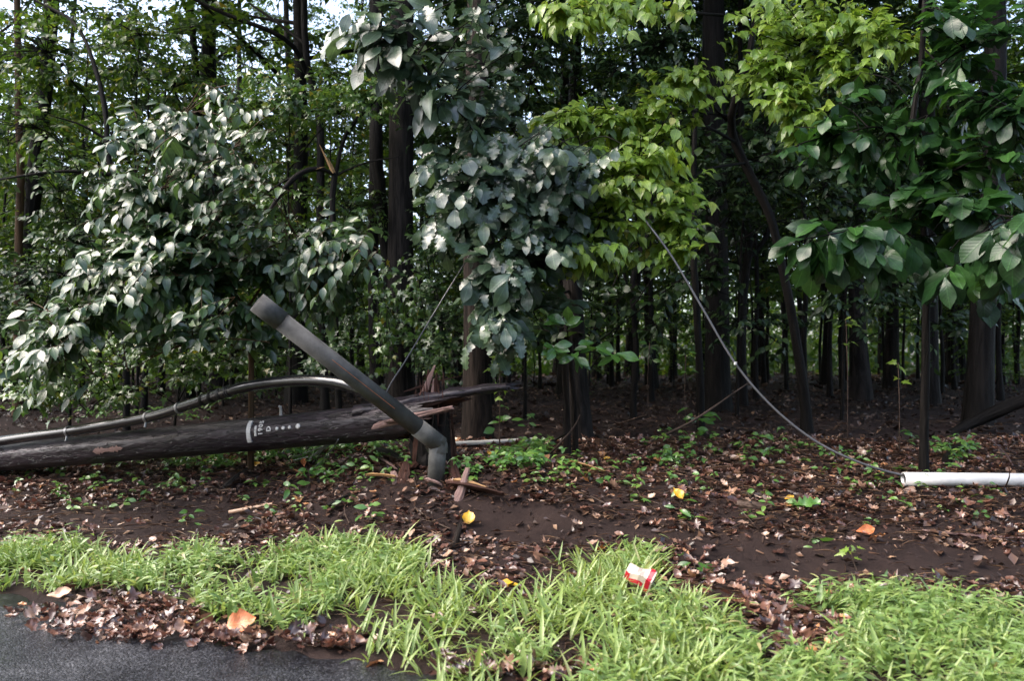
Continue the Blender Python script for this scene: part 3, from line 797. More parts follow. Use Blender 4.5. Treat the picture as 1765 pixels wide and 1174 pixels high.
def broad_tree():
    D = 7.9
    tb = MB()
    path = trunk_from(tb, [(1000, 770, D), (994, 700, D), (990, 600, D), (985, 480, D), (960, 380, D), (905, 330, D - .3)], [W(52, D), W(42, D), W(34, D), W(24, D), W(12, D)], seed=40)
    sk = []
    for lp, w in [([(960, 385, D - .1), (905, 330, 7.6), (860, 290, 7.1), (815, 220, 6.8), (770, 165, 6.6), (700, 75, 6.4), (645, 5, 6.3), (620, -60, 6.2)], 11),
                  ([(960, 385, D), (900, 370, 7.2), (820, 340, 6.8), (760, 260, 6.7)], 8),
                  ([(985, 470, D), (930, 440, 7.2), (870, 470, 6.7), (850, 520, 6.6)], 8),
                  ([(960, 380, D), (960, 330, 7.2), (980, 270, 6.9), (1000, 250, 6.8)], 7),
                  ([(985, 500, D), (930, 520, 7.2), (880, 570, 6.8)], 6),
                  ([(860, 290, 7.1), (800, 330, 6.9), (770, 390, 6.8)], 5),
                  ([(985, 430, D), (1040, 380, 7.6), (1060, 330, 7.4)], 6)]:
        p = smooth_path([P(*q) for q in lp], 16); sk.append(p)
        tube(tb, p, np.linspace(W(w, 7), W(2, 7), 16), 6)
    t = thing('broadleaf_tree', 'tree of large silvery lobed leaves hanging over the loose wire', 'tree', path[0])
    B = [(870, 330, 110, 60, 6.7, .2, 34), (950, 290, 90, 50, 6.6, .2, 26), (790, 290, 70, 60, 6.6, .2, 20), (890, 420, 90, 60, 6.6, .25, 30), (850, 510, 50, 55, 6.5, .15, 20), (860, 580, 45, 40, 6.5, .15, 12),
         (930, 480, 70, 60, 6.9, .25, 18), (800, 390, 60, 40, 6.7, .2, 12), (970, 360, 90, 70, 6.9, .2, 20), (980, 420, 60, 60, 7.1, .2, 12), (830, 150, 50, 60, 6.9, .2, 10), (850, 220, 50, 40, 6.9, .2, 9), (820, 60, 50, 50, 6.9, .2, 8)]
    leafy(t, tb, sk, B, T_LOBED + T_BROAD, 'broad_leaf', 41, .19, 7, .6, (-.05, -.6, .7), .34, outdir=(-.35, -.35, -.35), tlen=.45, dens=1.45)
    B = [(595, 50, 50, 28, 6.3, .12, 4), (690, 60, 60, 60, 6.4, .15, 7), (605, 115, 40, 25, 6.4, .1, 2), (640, 30, 40, 30, 6.3, .1, 3), (720, 130, 50, 50, 6.5, .15, 6), (760, 30, 60, 40, 6.5, .2, 4), (780, 150, 40, 50, 6.6, .15, 3), (740, 195, 40, 25, 6.6, .1, 3)]
    leafy(t, tb, sk, B, T_OVATE[:3] + T_BROAD + T_LOBED[:1], 'broad_leaf', 42, .23, 6, .55, (-.15, -.55, .75), .3, outdir=(-.8, -.3, -.4), tlen=.45, name='drooping_spray', dens=1.25)
    tb.build('trunk', M['bark'], t)
broad_tree()

def lime_tree():
    D = 8.3
    tb = MB()
    path = trunk_from(tb, [(1390, 735, D), (1386, 680, D), (1368, 560, D), (1350, 470, D), (1330, 380, D), (1300, 315, D), (1265, 240, D), (1262, 190, D - .2), (1285, 120, D - .4), (1300, 40, D - .5), (1310, -80, D - .5)], [W(21, D), W(17, D), W(15, D), W(15, D), W(14, D), W(10, D), W(6, D)], seed=50, n=30)
    sk = [path[18:]]
    for lp, w in [([(1268, 245, D), (1200, 215, 7.6), (1120, 260, 7.1), (1060, 330, 6.9), (1020, 420, 6.8)], 7),
                  ([(1262, 215, D), (1200, 160, 7.7), (1160, 150, 7.4)], 6),
                  ([(1285, 280, D), (1200, 300, 7.5), (1150, 380, 7.1), (1180, 440, 6.9)], 6),
                  ([(1262, 200, D), (1150, 190, 7.5), (1020, 220, 7.2), (960, 210, 7.1)], 6),
                  ([(1270, 160, D - .2), (1320, 130, 7.3), (1370, 160, 7.0), (1390, 210, 6.9)], 7),
                  ([(1290, 90, D - .4), (1370, 70, 7.3), (1480, 50, 7.0), (1570, 80, 6.8)], 7),
                  ([(1300, 30, D - .5), (1180, 20, 7.4), (1060, 5, 7.1), (960, 20, 6.9)], 7),
                  ([(1370, 70, 7.3), (1430, 110, 7.0), (1460, 140, 6.9)], 4)]:
        p = smooth_path([P(*q) for q in lp], 14); sk.append(p)
        tube(tb, p, np.linspace(W(w, 7.5), W(2, 7), 14), 6)
    t = thing('lime_leaved_tree', 'leaning slender tree with bright lime-green heart-shaped leaves', 'tree', path[0])
    B = [(1090, 300, 90, 60, 6.9, .2, 46), (1040, 400, 80, 60, 6.8, .2, 44), (1150, 310, 60, 60, 7.0, .2, 22), (1000, 440, 40, 30, 6.8, .15, 12), (1180, 400, 35, 45, 6.9, .15, 18), (1010, 220, 90, 40, 7.2, .2, 34), (960, 210, 50, 25, 7.2, .2, 8),
         (1210, 140, 80, 30, 7.3, .2, 34), (1150, 165, 40, 25, 7.3, .2, 12), (1340, 110, 60, 40, 7.1, .2, 28), (1380, 180, 50, 45, 6.9, .15, 22), (1480, 60, 80, 45, 6.9, .2, 34), (1560, 75, 45, 25, 6.8, .1, 9),
         (1420, 20, 90, 40, 7.1, .2, 26), (1460, 130, 40, 30, 6.9, .1, 8), (1010, 30, 90, 35, 6.9, .2, 34), (1120, 15, 80, 25, 7.1, .2, 18), (1120, 220, 60, 40, 7.3, .2, 16), (1330, 40, 60, 40, 7.3, .2, 12), (1370, 215, 20, 25, 6.9, .1, 6)]
    leafy(t, tb, sk, B, T_HEART, 'lime_leaf', 51, .118, 9, .55, (.05, -.5, .75), .3, outdir=(0, -.35, -.25), tlen=.42)
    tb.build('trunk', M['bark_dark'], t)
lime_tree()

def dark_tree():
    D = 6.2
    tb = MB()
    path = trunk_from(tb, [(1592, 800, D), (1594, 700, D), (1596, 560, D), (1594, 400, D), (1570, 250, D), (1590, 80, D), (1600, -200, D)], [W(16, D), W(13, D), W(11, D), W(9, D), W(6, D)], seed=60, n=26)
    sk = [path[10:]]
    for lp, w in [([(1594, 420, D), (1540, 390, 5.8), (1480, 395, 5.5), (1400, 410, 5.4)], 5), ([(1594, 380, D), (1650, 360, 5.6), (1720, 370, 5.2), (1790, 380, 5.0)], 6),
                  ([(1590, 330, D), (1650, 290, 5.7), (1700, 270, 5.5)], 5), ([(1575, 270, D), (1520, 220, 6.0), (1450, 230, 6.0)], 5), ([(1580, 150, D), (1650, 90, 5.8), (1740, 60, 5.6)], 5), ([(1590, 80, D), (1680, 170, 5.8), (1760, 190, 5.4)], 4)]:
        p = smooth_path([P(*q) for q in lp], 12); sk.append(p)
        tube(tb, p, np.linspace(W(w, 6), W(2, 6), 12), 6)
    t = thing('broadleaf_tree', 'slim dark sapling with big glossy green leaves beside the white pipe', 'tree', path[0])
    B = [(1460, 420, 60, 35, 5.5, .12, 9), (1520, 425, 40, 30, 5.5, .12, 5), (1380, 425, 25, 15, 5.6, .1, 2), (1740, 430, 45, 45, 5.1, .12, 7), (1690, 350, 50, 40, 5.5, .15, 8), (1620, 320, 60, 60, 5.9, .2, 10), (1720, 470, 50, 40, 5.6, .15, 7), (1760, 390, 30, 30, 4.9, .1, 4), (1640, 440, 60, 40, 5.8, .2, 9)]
    leafy(t, tb, sk, B, T_BROAD, 'shaded_leaf', 61, .23, 6, .6, (-.05, -.55, .7), .3, outdir=(0, -.35, -.3), tlen=.4)
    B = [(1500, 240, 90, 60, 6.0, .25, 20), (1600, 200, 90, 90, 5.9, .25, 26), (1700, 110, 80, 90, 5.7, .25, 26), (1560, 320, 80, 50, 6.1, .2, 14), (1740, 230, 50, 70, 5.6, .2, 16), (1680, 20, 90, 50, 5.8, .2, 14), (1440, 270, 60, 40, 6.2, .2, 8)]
    leafy(t, tb, sk, B, T_BROAD, 'shaded_leaf', 62, .17, 8, .4, (0, -.1, .95), .35, outdir=(0, -.1, -.1), tlen=.45, name='upper_foliage', dens=1.0)
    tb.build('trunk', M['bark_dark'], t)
dark_tree()

def stump_sprout():
    D = 6.9
    t = None
    tb = MB()
    p1 = trunk_from(tb, [(978, 790, D), (977, 720, D), (974, 630, D), (975, 600, D)], [W(14, D), W(12, D), W(11, D)], seed=70, n=10)
    trunk_from(tb, [(992, 792, D + .1), (990, 700, D + .1), (984, 630, D + .1), (984, 590, D + .05)], [W(12, D), W(10, D), W(9, D)], seed=71, n=10)
    t = thing('sprouting_stub', 'pair of thin dead stems topped by a rosette of glossy green leaves', 'sapling', p1[0])
    r = rng(72); bag = Leaves()
    for c, n, s, lift in [((978, 562), 7, .19, .55), ((955, 602), 8, .17, -.1), ((1025, 602), 8, .17, -.1), ((990, 612), 8, .17, -.25), ((1058, 610), 4, .19, -.3)]:
        c3 = P(c[0], c[1], D - .35)
        tube(tb, smooth_path([P(980, 612, D), (P(980, 612, D) + c3) / 2 + UP * .02, c3], 5), .006, 5)
        for i in range(n):
            a = i * 2.4 + r.normal() * .3
            bag.add(c3 + r.normal(size=3) * .02, np.array([math.cos(a), math.sin(a) * .5 - .2, r.uniform(-.3, .4) + lift]), np.array([0, -.75, .6]) + r.normal(size=3) * .25, s * r.uniform(.7, 1.1))
    tb.build('stem', M['bark_brown'], t)
    mb = MB(); bag.emit(mb, T_BROAD[:2] + T_OVATE[:1], r)
    mb.build('leaves', M['sprout_leaf'], t)
stump_sprout()

def maple_bush(name, label, base, top, blobs, seed, lsize=.075, mat='maple_leaf', tmpl=T_MAPLE, nleaf=10, bark='bark_dark', w=6, face=(0, -.4, .85)):
    tb = MB(); D = base[2]
    path = trunk_from(tb, [base] + top, [W(w, D), W(w * .7, D), W(w * .35, D)], seed=seed, n=12)
    sk = [path[4:]]
    r = rng(seed)
    for b in blobs:
        c = P(b[0], b[1], b[4])
        q = path[int(r.integers(5, 11))]
        p = smooth_path([q, (q + c) / 2 + UP * .1, c], 9); sk.append(p)
        tube(tb, p, np.linspace(W(w * .5, D), W(1, D), 9), 5)
    t = thing(name, label, 'sapling', path[0])
    leafy(t, tb, sk, blobs, tmpl, mat, seed + 1, lsize, nleaf, .35, face, .4, tlen=.4)
    tb.build('trunk', M[bark], t)
maple_bush('maple_sapling', 'low spreading sapling of small star-shaped leaves over the black cable', (300, 745, 7.8), [(310, 660, 7.8), (330, 560, 7.8)],
           [(120, 650, 110, 45, 7.3, .25, 40), (260, 590, 110, 40, 7.4, .25, 40), (330, 640, 90, 35, 7.5, .25, 26), (200, 680, 100, 25, 7.3, .2, 18), (60, 690, 70, 30, 7.3, .2, 16), (380, 590, 60, 50, 7.6, .2, 16), (440, 630, 50, 30, 7.6, .2, 10)], 80)
maple_bush('maple_sapling', 'pale-leaved maple sapling glimmering high behind the snapped limb', (500, 720, 9.6), [(500, 500, 9.6), (495, 250, 9.6)],
           [(440, 190, 70, 50, 9.0, .3, 40), (500, 160, 60, 30, 8.9, .3, 24), (450, 300, 80, 80, 9.4, .3, 34), (620, 170, 70, 30, 9.0, .3, 24), (480, 420, 60, 60, 9.4, .3, 26), (600, 360, 60, 60, 9.6, .3, 20)], 84, .09)
maple_bush('maple_sapling', 'sapling with yellow-green leaves filling the gap near the reddish trunk', (120, 720, 9.5), [(125, 560, 9.5), (130, 380, 9.5)],
           [(60, 480, 90, 60, 9.0, .3, 36), (40, 560, 80, 60, 8.8, .3, 30), (130, 420, 80, 60, 9.2, .3, 30), (100, 330, 90, 60, 9.4, .3, 22), (20, 640, 60, 50, 8.6, .3, 22)], 88, .09, 'wood_leaf_shaded', T_SMALL)
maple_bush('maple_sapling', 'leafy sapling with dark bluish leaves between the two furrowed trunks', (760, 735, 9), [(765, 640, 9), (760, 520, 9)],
           [(760, 560, 50, 50, 8.7, .25, 26), (740, 480, 50, 60, 9.0, .25, 22), (760, 620, 40, 30, 8.6, .2, 14), (740, 380, 40, 60, 9.4, .25, 16), (580, 520, 60, 70, 9.2, .3, 26), (560, 610, 70, 40, 9, .3, 20)], 92, .08, 'wood_leaf_shaded')
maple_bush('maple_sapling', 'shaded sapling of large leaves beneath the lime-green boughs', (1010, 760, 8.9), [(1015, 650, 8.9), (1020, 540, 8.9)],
           [(1020, 520, 60, 60, 8.6, .3, 16), (930, 560, 40, 50, 8.2, .3, 14), (1130, 470, 70, 50, 9, .3, 16), (1180, 250, 80, 60, 8.8, .3, 20), (1320, 230, 80, 60, 9, .3, 20), (1420, 330, 80, 60, 9, .3, 18)], 96, .13, 'wood_leaf_shaded', T_BROAD, 8)
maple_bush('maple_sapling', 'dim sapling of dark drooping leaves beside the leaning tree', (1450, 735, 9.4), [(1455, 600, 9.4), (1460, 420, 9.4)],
           [(1480, 520, 60, 50, 9.2, .3, 14), (1420, 380, 80, 60, 9.2, .3, 18), (1560, 480, 60, 50, 9.2, .3, 14), (1500, 340, 80, 60, 9.4, .3, 18), (1640, 560, 50, 60, 9.6, .3, 12)], 100, .12, 'wood_leaf_shaded', T_OVATE, 8)

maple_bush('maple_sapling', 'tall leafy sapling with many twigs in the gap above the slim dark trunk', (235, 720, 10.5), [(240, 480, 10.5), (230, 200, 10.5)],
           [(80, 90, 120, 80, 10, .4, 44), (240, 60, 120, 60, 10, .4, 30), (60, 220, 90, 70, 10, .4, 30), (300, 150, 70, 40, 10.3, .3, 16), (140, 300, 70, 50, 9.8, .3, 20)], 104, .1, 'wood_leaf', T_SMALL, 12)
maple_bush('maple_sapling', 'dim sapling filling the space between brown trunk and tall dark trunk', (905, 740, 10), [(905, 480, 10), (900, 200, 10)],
           [(880, 130, 90, 80, 9.6, .4, 44), (780, 100, 60, 70, 9.6, .3, 20), (930, 40, 80, 50, 9.6, .3, 22), (1060, 130, 90, 60, 9.8, .3, 34), (1130, 80, 60, 50, 9.8, .3, 16)], 108, .1, 'wood_leaf_shaded', T_SMALL, 12)
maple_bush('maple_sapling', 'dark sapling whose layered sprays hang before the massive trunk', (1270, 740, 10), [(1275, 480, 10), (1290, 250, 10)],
           [(1250, 330, 90, 70, 9.7, .4, 34), (1340, 300, 80, 70, 9.7, .4, 30), (1420, 200, 90, 70, 9.9, .4, 36), (1230, 480, 60, 60, 9.7, .3, 14), (1300, 560, 90, 50, 10, .4, 16), (1540, 130, 80, 80, 10, .4, 30), (1130, 560, 60, 50, 10, .3, 10)], 112, .11, 'wood_leaf_shaded', T_SMALL, 12)

# a creeper on the two slim trunks behind the pole
def creeper():
    r = rng(110); bag = Leaves(); sb = MB()
    for k in range(26):
        x = r.uniform(635, 725)
        y0 = r.uniform(440, 540); y1 = y0 + r.uniform(70, 150)
        D = r.uniform(8.9, 9.3)
        a, b = P(x, y0, D), P(x + r.normal() * 10, min(y1, 665), D - .1)
        path = smooth_path([a, (a + b) / 2 + r.normal(size=3) * .05, b], 8)
        tube(sb, path, .004, 4, cap=False)
        for q in path:
            for _ in range(2):
                bag.add(q + r.normal(size=3) * .04, r.normal(size=3) * .5 + np.array([0, -.2, -.8]), np.array([0, -.8, .5]) + r.normal(size=3) * .3, r.uniform(.06, .12))
    t = thing('creeper', 'pale green creeper hanging in tatters from the trunks behind the pole', 'creeper', P(690, 716, 9.2))
    sb.build('stem', M['bark_dark'], t)
    mb = MB(); bag.emit(mb, T_MAPLE, r); mb.build('leaves', M['maple_leaf'], t)
creeper()

# two trees added outside the frame to shade the dark end of the view
plant_tree('broadleaf_tree', 'unseen tall tree added to shade the white pipe', 'tree', DENSE, on_ground(5.9, 5.4), 1.0, 1.05)
plant_tree('broadleaf_tree', 'unseen tall tree added to shade the sloping log', 'tree', DENSE, on_ground(7.4, 8.8), 2.4, 1.1)

# ------------------------------------------------------------------ the broken pole and what hangs on it
PA, PB = P(762, 718, 6.35), P(0, 789, 7.7)
PDIR = unit(PB - PA)                                     # from the break towards the thin end
PLEN = 9.2
NCAM = unit(np.array([PDIR[1], -PDIR[0], 0])); NCAM = NCAM if NCAM[1] < 0 else -NCAM
NUP = np.cross(NCAM, PDIR); NUP = NUP if NUP[2] > 0 else -NUP
def prad(s): return .148 - .0048 * s
def pole_pt(s, th, off=0.0):
    c = PA + PDIR * s
    if s > 5.2: c = c - UP * 0
    return c + (prad(s) + off) * (math.cos(th) * NCAM + math.sin(th) * NUP)
def pole_find(px, py):
    best = None
    for s in np.arange(-.2, 5.5, .02):
        q = pole_pt(s, 0.0); x, y = proj(q)
        if best is None or abs(x[0] - px) < best[0]: best = (abs(x[0] - px), s)
    s = best[1]; bt = min(np.arange(-1.5, 1.5, .01), key=lambda th: abs(proj(pole_pt(s, th))[1][0] - py))
    return s, float(bt)

def pole_material():
    m, nt, b, out = newmat('creosoted_wood')
    v = coords(nt, 'UV', (3, 30, 1))
    n1 = noise(nt, v, 1.0, 7, .7, .8)
    v2 = coords(nt, 'UV', (9, 34, 1))
    n2 = noise(nt, v2, 1.0, 2, .5, .3)
    gouge = ramp(nt, [(.36, (0, 0, 0)), (.43, (1, 1, 1))], n2)
    v3 = coords(nt, 'UV', (2.2, 90, 1)); n3 = noise(nt, v3, 1.0, 4, .7)
    crack = ramp(nt, [(.36, (0, 0, 0)), (.42, (1, 1, 1))], n3)
    col = ramp(nt, [(.3, (.006, .0045, .006)), (.5, (.021, .0145, .02)), (.7, (.06, .042, .052))], n1)
    mx = nt.nodes.new('ShaderNodeMix'); mx.data_type = 'RGBA'
    nt.links.new(gouge, mx.inputs[0]); mx.inputs[6].default_value = (.006, .005, .005, 1); nt.links.new(col, mx.inputs[7])
    nt.links.new(mx.outputs[2], b.inputs['Base Color'])
    setp(b, Roughness=.42, Specular_IOR_Level=.4, Coat_Weight=.12, Coat_Roughness=.3)
    sep = math_node(nt, 'ADD', math_node(nt, 'MULTIPLY', gouge, 1.2), math_node(nt, 'ADD', math_node(nt, 'MULTIPLY', n1, .5), math_node(nt, 'MULTIPLY', crack, .6)))
    bump(nt, sep, .8, .014, b)
    return m
M['pole'] = pole_material()
M['tag_metal'] = flat_mat('tag_metal', (.62, .6, .58), .45, .5, .2, 60)
M['black_rubber'] = flat_mat('black_rubber', (.012, .012, .014), .2, .6, .3, 30, bstr=.05, coat=.4)
M['black_tape_bore_shade'] = flat_mat('black_tape_bore_shade', (.02, .02, .022), .35, .5, .3, 60)
M['zip_metal'] = flat_mat('zip_metal', (.35, .35, .36), .35, .5, .2, 60, metallic=.6)
M['grey_pvc'] = flat_mat('grey_pvc', (.088, .087, .084), .62, .3, .35, 7, bstr=.15)
M['grey_pvc_pale'] = flat_mat('grey_pvc_pale', (.105, .105, .097), .6, .3, .35, 7, bstr=.15)
M['wire_grey'] = flat_mat('wire_grey', (.14, .14, .15), .4, .5, .2, 80, metallic=.3)
M['white_pvc'] = flat_mat('white_pvc', (.78, .78, .77), .35, .5, .14, 7, bstr=.02)

def utility_pole():
    r = rng(120)
    t = thing('utility_pole', 'broken dark wooden utility pole lying tilted with a numbered face', 'utility pole', PA)
    k, n = 56, 200
    ss = np.linspace(0, PLEN, n)
    th = np.linspace(0, 2 * math.pi, k, endpoint=False)
    start = np.zeros(k)                        # where each strip of the shaft is torn off
    for j in range(k):
        a = (th[j] + math.pi) % (2 * math.pi) - math.pi
        base = .16 - .34 * max(0, math.cos(a - 2.0)) ** 2 + .12 * max(0, math.cos(a + 1.6))
        start[j] = base + r.uniform(-.07, .09) * (1 + (j % 5 == 0))
    start[(np.abs(((th + math.pi) % (2 * math.pi) - math.pi) - .55) < .12)] -= .17
    V = np.zeros((n, k, 3))
    nz = r.normal(size=(n, k)) * .0018 + .004 * np.sin(th * 3 + 1)[None] + .003 * np.sin(th * 7)[None]
    for i in range(n):
        for j in range(k):
            s = max(ss[i], 0)
            s = start[j] + (PLEN - start[j]) * (i / (n - 1)) ** 1.05
            V[i, j] = pole_pt(s, th[j], nz[i, j])
    ii, jj = np.meshgrid(np.arange(n - 1), np.arange(k), indexing='ij'); jn = (jj + 1) % k
    F = np.stack([ii * k + jj, ii * k + jn, (ii + 1) * k + jn, (ii + 1) * k + jj], -1).reshape(-1, 4)
    L = PLEN * (np.arange(n) / (n - 1)) ** 1.05
    w = .9 / k
    UV = np.stack([np.stack([L[ii], jj * w], -1), np.stack([L[ii], (jj + 1) * w], -1), np.stack([L[ii + 1], (jj + 1) * w], -1), np.stack([L[ii + 1], jj * w], -1)], 2).reshape(-1, 4, 2)
    mb = MB(); mb.add(V.reshape(-1, 3), F, UV)
    c = np.vstack([V[-1], PA + PDIR * PLEN]); mb.add(c, [[(q + 1) % k, q, k] for q in range(k)])
    mb.build('shaft', M['pole'], t)
    # ragged core closing the torn end
    cb = MB()
    ring = [PA + PDIR * (start[j] + .02) + (prad(0) - .01) * (math.cos(th[j]) * NCAM + math.sin(th[j]) * NUP) for j in range(k)]
    inner = [PA + PDIR * (.2 + r.uniform(-.1, .12)) + (prad(0) * .5) * (math.cos(th[j]) * NCAM + math.sin(th[j]) * NUP) for j in range(k)]
    ctr = PA + PDIR * .22
    Vc = np.array(ring + inner + [ctr])
    F = [[j, (j + 1) % k, k + (j + 1) % k, k + j] for j in range(k)]
    cb.add(Vc, F, np.array([[[j * .02, 0], [j * .02 + .02, 0], [j * .02 + .02, .1], [j * .02, .1]] for j in range(k)]))
    cb.add(Vc, [[k + j, k + (j + 1) % k, 2 * k] for j in range(k)])
    for q in range(22):
        a, rr = r.uniform(0, 6.28), r.uniform(.02, .12)
        o = rr * (math.cos(a) * NCAM + math.sin(a) * NUP)
        splint(cb, PA + PDIR * .3 + o, PA - PDIR * r.uniform(-.12, .12) + o * 1.05 + r.normal(size=3) * .01, r.uniform(.008, .02), r.uniform(.005, .012), r, .1)
    cb.build('torn_core', M['torn_wood'], t, smooth=False)
    sb = MB()                                 # the long shard left from the upper side of the pole
    n, k = 26, 14
    Vs = []
    end = P(886, 666, 6.5)
    for i in range(n):
        u = i / (n - 1)
        c0 = pole_pt(.75, 1.25, -.05) * (1 - u) + end * u + UP * (.02 * math.sin(u * 3.0))
        ax = unit(end - pole_pt(.75, 1.25, -.05)); a1 = unit(np.cross(ax, UP)); b1 = np.cross(a1, ax)
        wd = .115 * (1 - .6 * u ** 1.7) * (1 + .05 * math.sin(u * 23)); ht = .06 * (1 - .42 * u ** 1.6) * (1 + .12 * math.sin(u * 31 + 1))
        for j in range(k):
            a = 2 * math.pi * j / k
            jag = (1 + r.normal() * .07)
            e = ax * (r.uniform(-.1, .06) if i == n - 1 else 0)
            Vs.append(c0 + a1 * math.cos(a) * wd * jag + b1 * math.sin(a) * ht * jag * (1 if math.sin(a) > 0 else .8) + e)
    F, UV = [], []
    for i in range(n - 1):
        for j in range(k):
            F.append([i * k + j, i * k + (j + 1) % k, (i + 1) * k + (j + 1) % k, (i + 1) * k + j])
            UV.append([[i * .05, j * .025], [i * .05, j * .025 + .025], [i * .05 + .05, j * .025 + .025], [i * .05 + .05, j * .025]])
    sb.add(Vs, F, UV)
    c = np.array(Vs[-k:]); sb.add(np.vstack([c, c.mean(0)]), [[q, (q + 1) % k, k] for q in range(k)])
    sh = sb.build('shard', M['pole'], t)
    eb = MB()                                 # torn reddish edge under the shard
    for q in range(7):
        u0, u1 = .3 + .08 * q + r.uniform(-.05, .05), .5 + .08 * q
        p = lambda u: pole_pt(.75, 1.25, -.05) * (1 - u) + end * u + UP * (.02 * math.sin(u * 3.0)) + NCAM * .075 * (1 - .65 * u) - UP * .027 * (1 - .5 * u)
        splint(eb, p(u0), p(min(u1, 1.0)), .013, .014, r, .25)
    eb.build('torn_edge', M['torn_wood'], sh, origin=np.array(t.location))
    fb = MB()
    splint(fb, P(640, 738, 6.2), P(777, 704, 6.12), .02, .034, r, .5, n=10, bow=.0, twist=.1)
    splint(fb, P(715, 716, 6.1), P(777, 702, 6.1), .022, .012, r, .5)
    splint(fb, P(660, 728, 6.16), P(740, 722, 6.1), .02, .012, r, .3)
    fb.build('pale_splinter', M['torn_pale'], t)
    # tags, digits, nails
    def patch(name, px0, py0, px1, py1, mat, parent, off=.010, nn=12):
        s0, t0 = pole_find(px0, (py0 + py1) / 2)[0], pole_find((px0 + px1) / 2, py0)[1]
        s1, t1 = pole_find(px1, (py0 + py1) / 2)[0], pole_find((px0 + px1) / 2, py1)[1]
        mb = MB(); V = []
        for i in range(nn):
            th_ = t0 + (t1 - t0) * i / (nn - 1)
            for s_, o_ in ((s0, off), (s1, off), (s1, -.01), (s0, -.01)):
                V.append(pole_pt(s_, th_, o_))
        F = []
        for i in range(nn - 1):
            for j in range(4):
                F.append([i * 4 + j, i * 4 + (j + 1) % 4, (i + 1) * 4 + (j + 1) % 4, (i + 1) * 4 + j])
        F += [[3, 2, 1, 0], [(nn - 1) * 4 + q for q in range(4)]]
        mb.add(V, F)
        return mb.build(name, M[mat], parent, smooth=False)
    patch('number_plate', 424, 727, 434, 762, 'tag_metal', t)
    patch('small_plate', 438, 735, 444, 752, 'tag_metal', t)
    def writing(name, body, px, py, size):
        cu = bpy.data.curves.new(name, 'FONT'); cu.body = body; cu.size = size; cu.extrude = .0022; cu.resolution_u = 3
        cu.align_x = 'CENTER'; cu.space_character = 1.15; cu.offset = .0018
        tmp = bpy.data.objects.new(name, cu); COL.objects.link(tmp)
        dg = bpy.context.evaluated_depsgraph_get(); dg.update()
        me = bpy.data.meshes.new_from_object(tmp.evaluated_get(dg))
        bpy.data.objects.remove(tmp); bpy.data.curves.remove(cu)
        s0, t0 = pole_find(px, py)
        for v in me.vertices:
            x, y, z = v.co
            s = s0 + (y - size * .35)          # PDIR points to the picture's left
            v.co = pole_pt(s, t0 + x / prad(s0), .0095 + z) - PA
        me.materials.clear(); me.materials.append(M['tag_metal'])
        me.name = name
        o = bpy.data.objects.new(name, me); COL.objects.link(o); o.parent = t
    writing('year_digits', '1905', 451, 738, .056)
    writing('letter_mark', 'D', 464, 740, .056)
    for px, py, s in ((477, 739, .016), (488, 738, .017), (500, 737, .015), (516, 735, .023)):
        s0, t0 = pole_find(px, py)
        nb = MB(); pth = np.array([pole_pt(s0, t0, o_) for o_ in (-.01, .008, .012)])
        tube(nb, pth, [s, s, s * .7], 14); nb.build('date_nail', M['tag_metal'], t)
    bb = MB(); s0, _ = pole_find(470, 711)
    for q in (.0, .035):
        p = pole_pt(s0 - q * .3, 1.45); tube(bb, np.array([p - UP * .03, p + UP * .05 + NCAM * q * .4, p + UP * .075 + NCAM * q]), .010, 6)
    bb.build('bracket', M['tag_metal'], t)
    sA = pole_find(186, 777)[0]; tA = pole_find(186, 775)[1]   # a fresh pale scar on the side
    pb = MB(); ns, nt_ = 26, 5; V = []
    for i in range(ns):
        u = i / (ns - 1); hh = .03 * (.35 + .65 * abs(math.sin(u * 5.5 + .4))) * min(1, u * 6, (1 - u) * 8 + .3) * r.uniform(.45, 1.3)
        for j in range(nt_):
            V.append(pole_pt(sA + (u - .5) * .34, tA - u * .04 + (j / (nt_ - 1) - .5) * 2 * hh / .13, .0075 + .002 * r.random()))
    pb.add(V, [[i * nt_ + j, i * nt_ + j + 1, (i + 1) * nt_ + j + 1, (i + 1) * nt_ + j] for i in range(ns - 1) for j in range(nt_ - 1)])
    pb.build('pale_scar', M['torn_pale'], t, smooth=False)
utility_pole()

def black_cable():
    pts = [P(-520, 850, 8.5), P(-200, 797, 7.95), P(0, 761, 7.55), P(125, 743, 7.3), P(250, 721, 7.05), P(320, 700, 6.85), P(400, 673, 6.6), P(460, 661, 6.5), P(520, 656, 6.35), P(580, 660, 6.2), P(630, 677, 6.1), P(680, 706, 6.05), P(718, 735, 6.1), P(742, 765, 6.15), P(752, 800, 6.1)]
    pts[0][2] = max(pts[0][2], .35); path = smooth_path(pts, 90)
    t = thing('power_cable', 'thick glossy black cable arching off the fallen pole', 'cable', path[0])
    mb = MB(); tube(mb, path, .046, 16); mb.build('cable', M['black_rubber'], t)
    r = rng(130); tb = MB()
    i0 = [np.argmin(np.abs(proj(path)[0] - x)) for x in (345, 352, 360, 369, 378, 388, 396)]
    for i in i0:
        d = unit(path[min(i + 1, 89)] - path[i - 1])
        tube(tb, np.array([path[i] - d * .02, path[i], path[i] + d * .018]), [.048, .054, .048], 16, cap=False)
    tb.build('tape_wrap', M['black_tape_bore_shade'], t)
    for x in (126, 250, 316, 388):
        i = np.argmin(np.abs(proj(path)[0] - x)); d = unit(path[i + 1] - path[i - 1])
        sb = MB(); tube(sb, np.array([path[i] - d * .012, path[i] + d * .012]), .0505, 18)
        if x < 300: tube(sb, np.array([path[i] - UP * .04 + NCAM * .02, path[i] - UP * .085 + NCAM * .03]), .012, 6)
        sb.build('strap', M['zip_metal'], t)
black_cable()

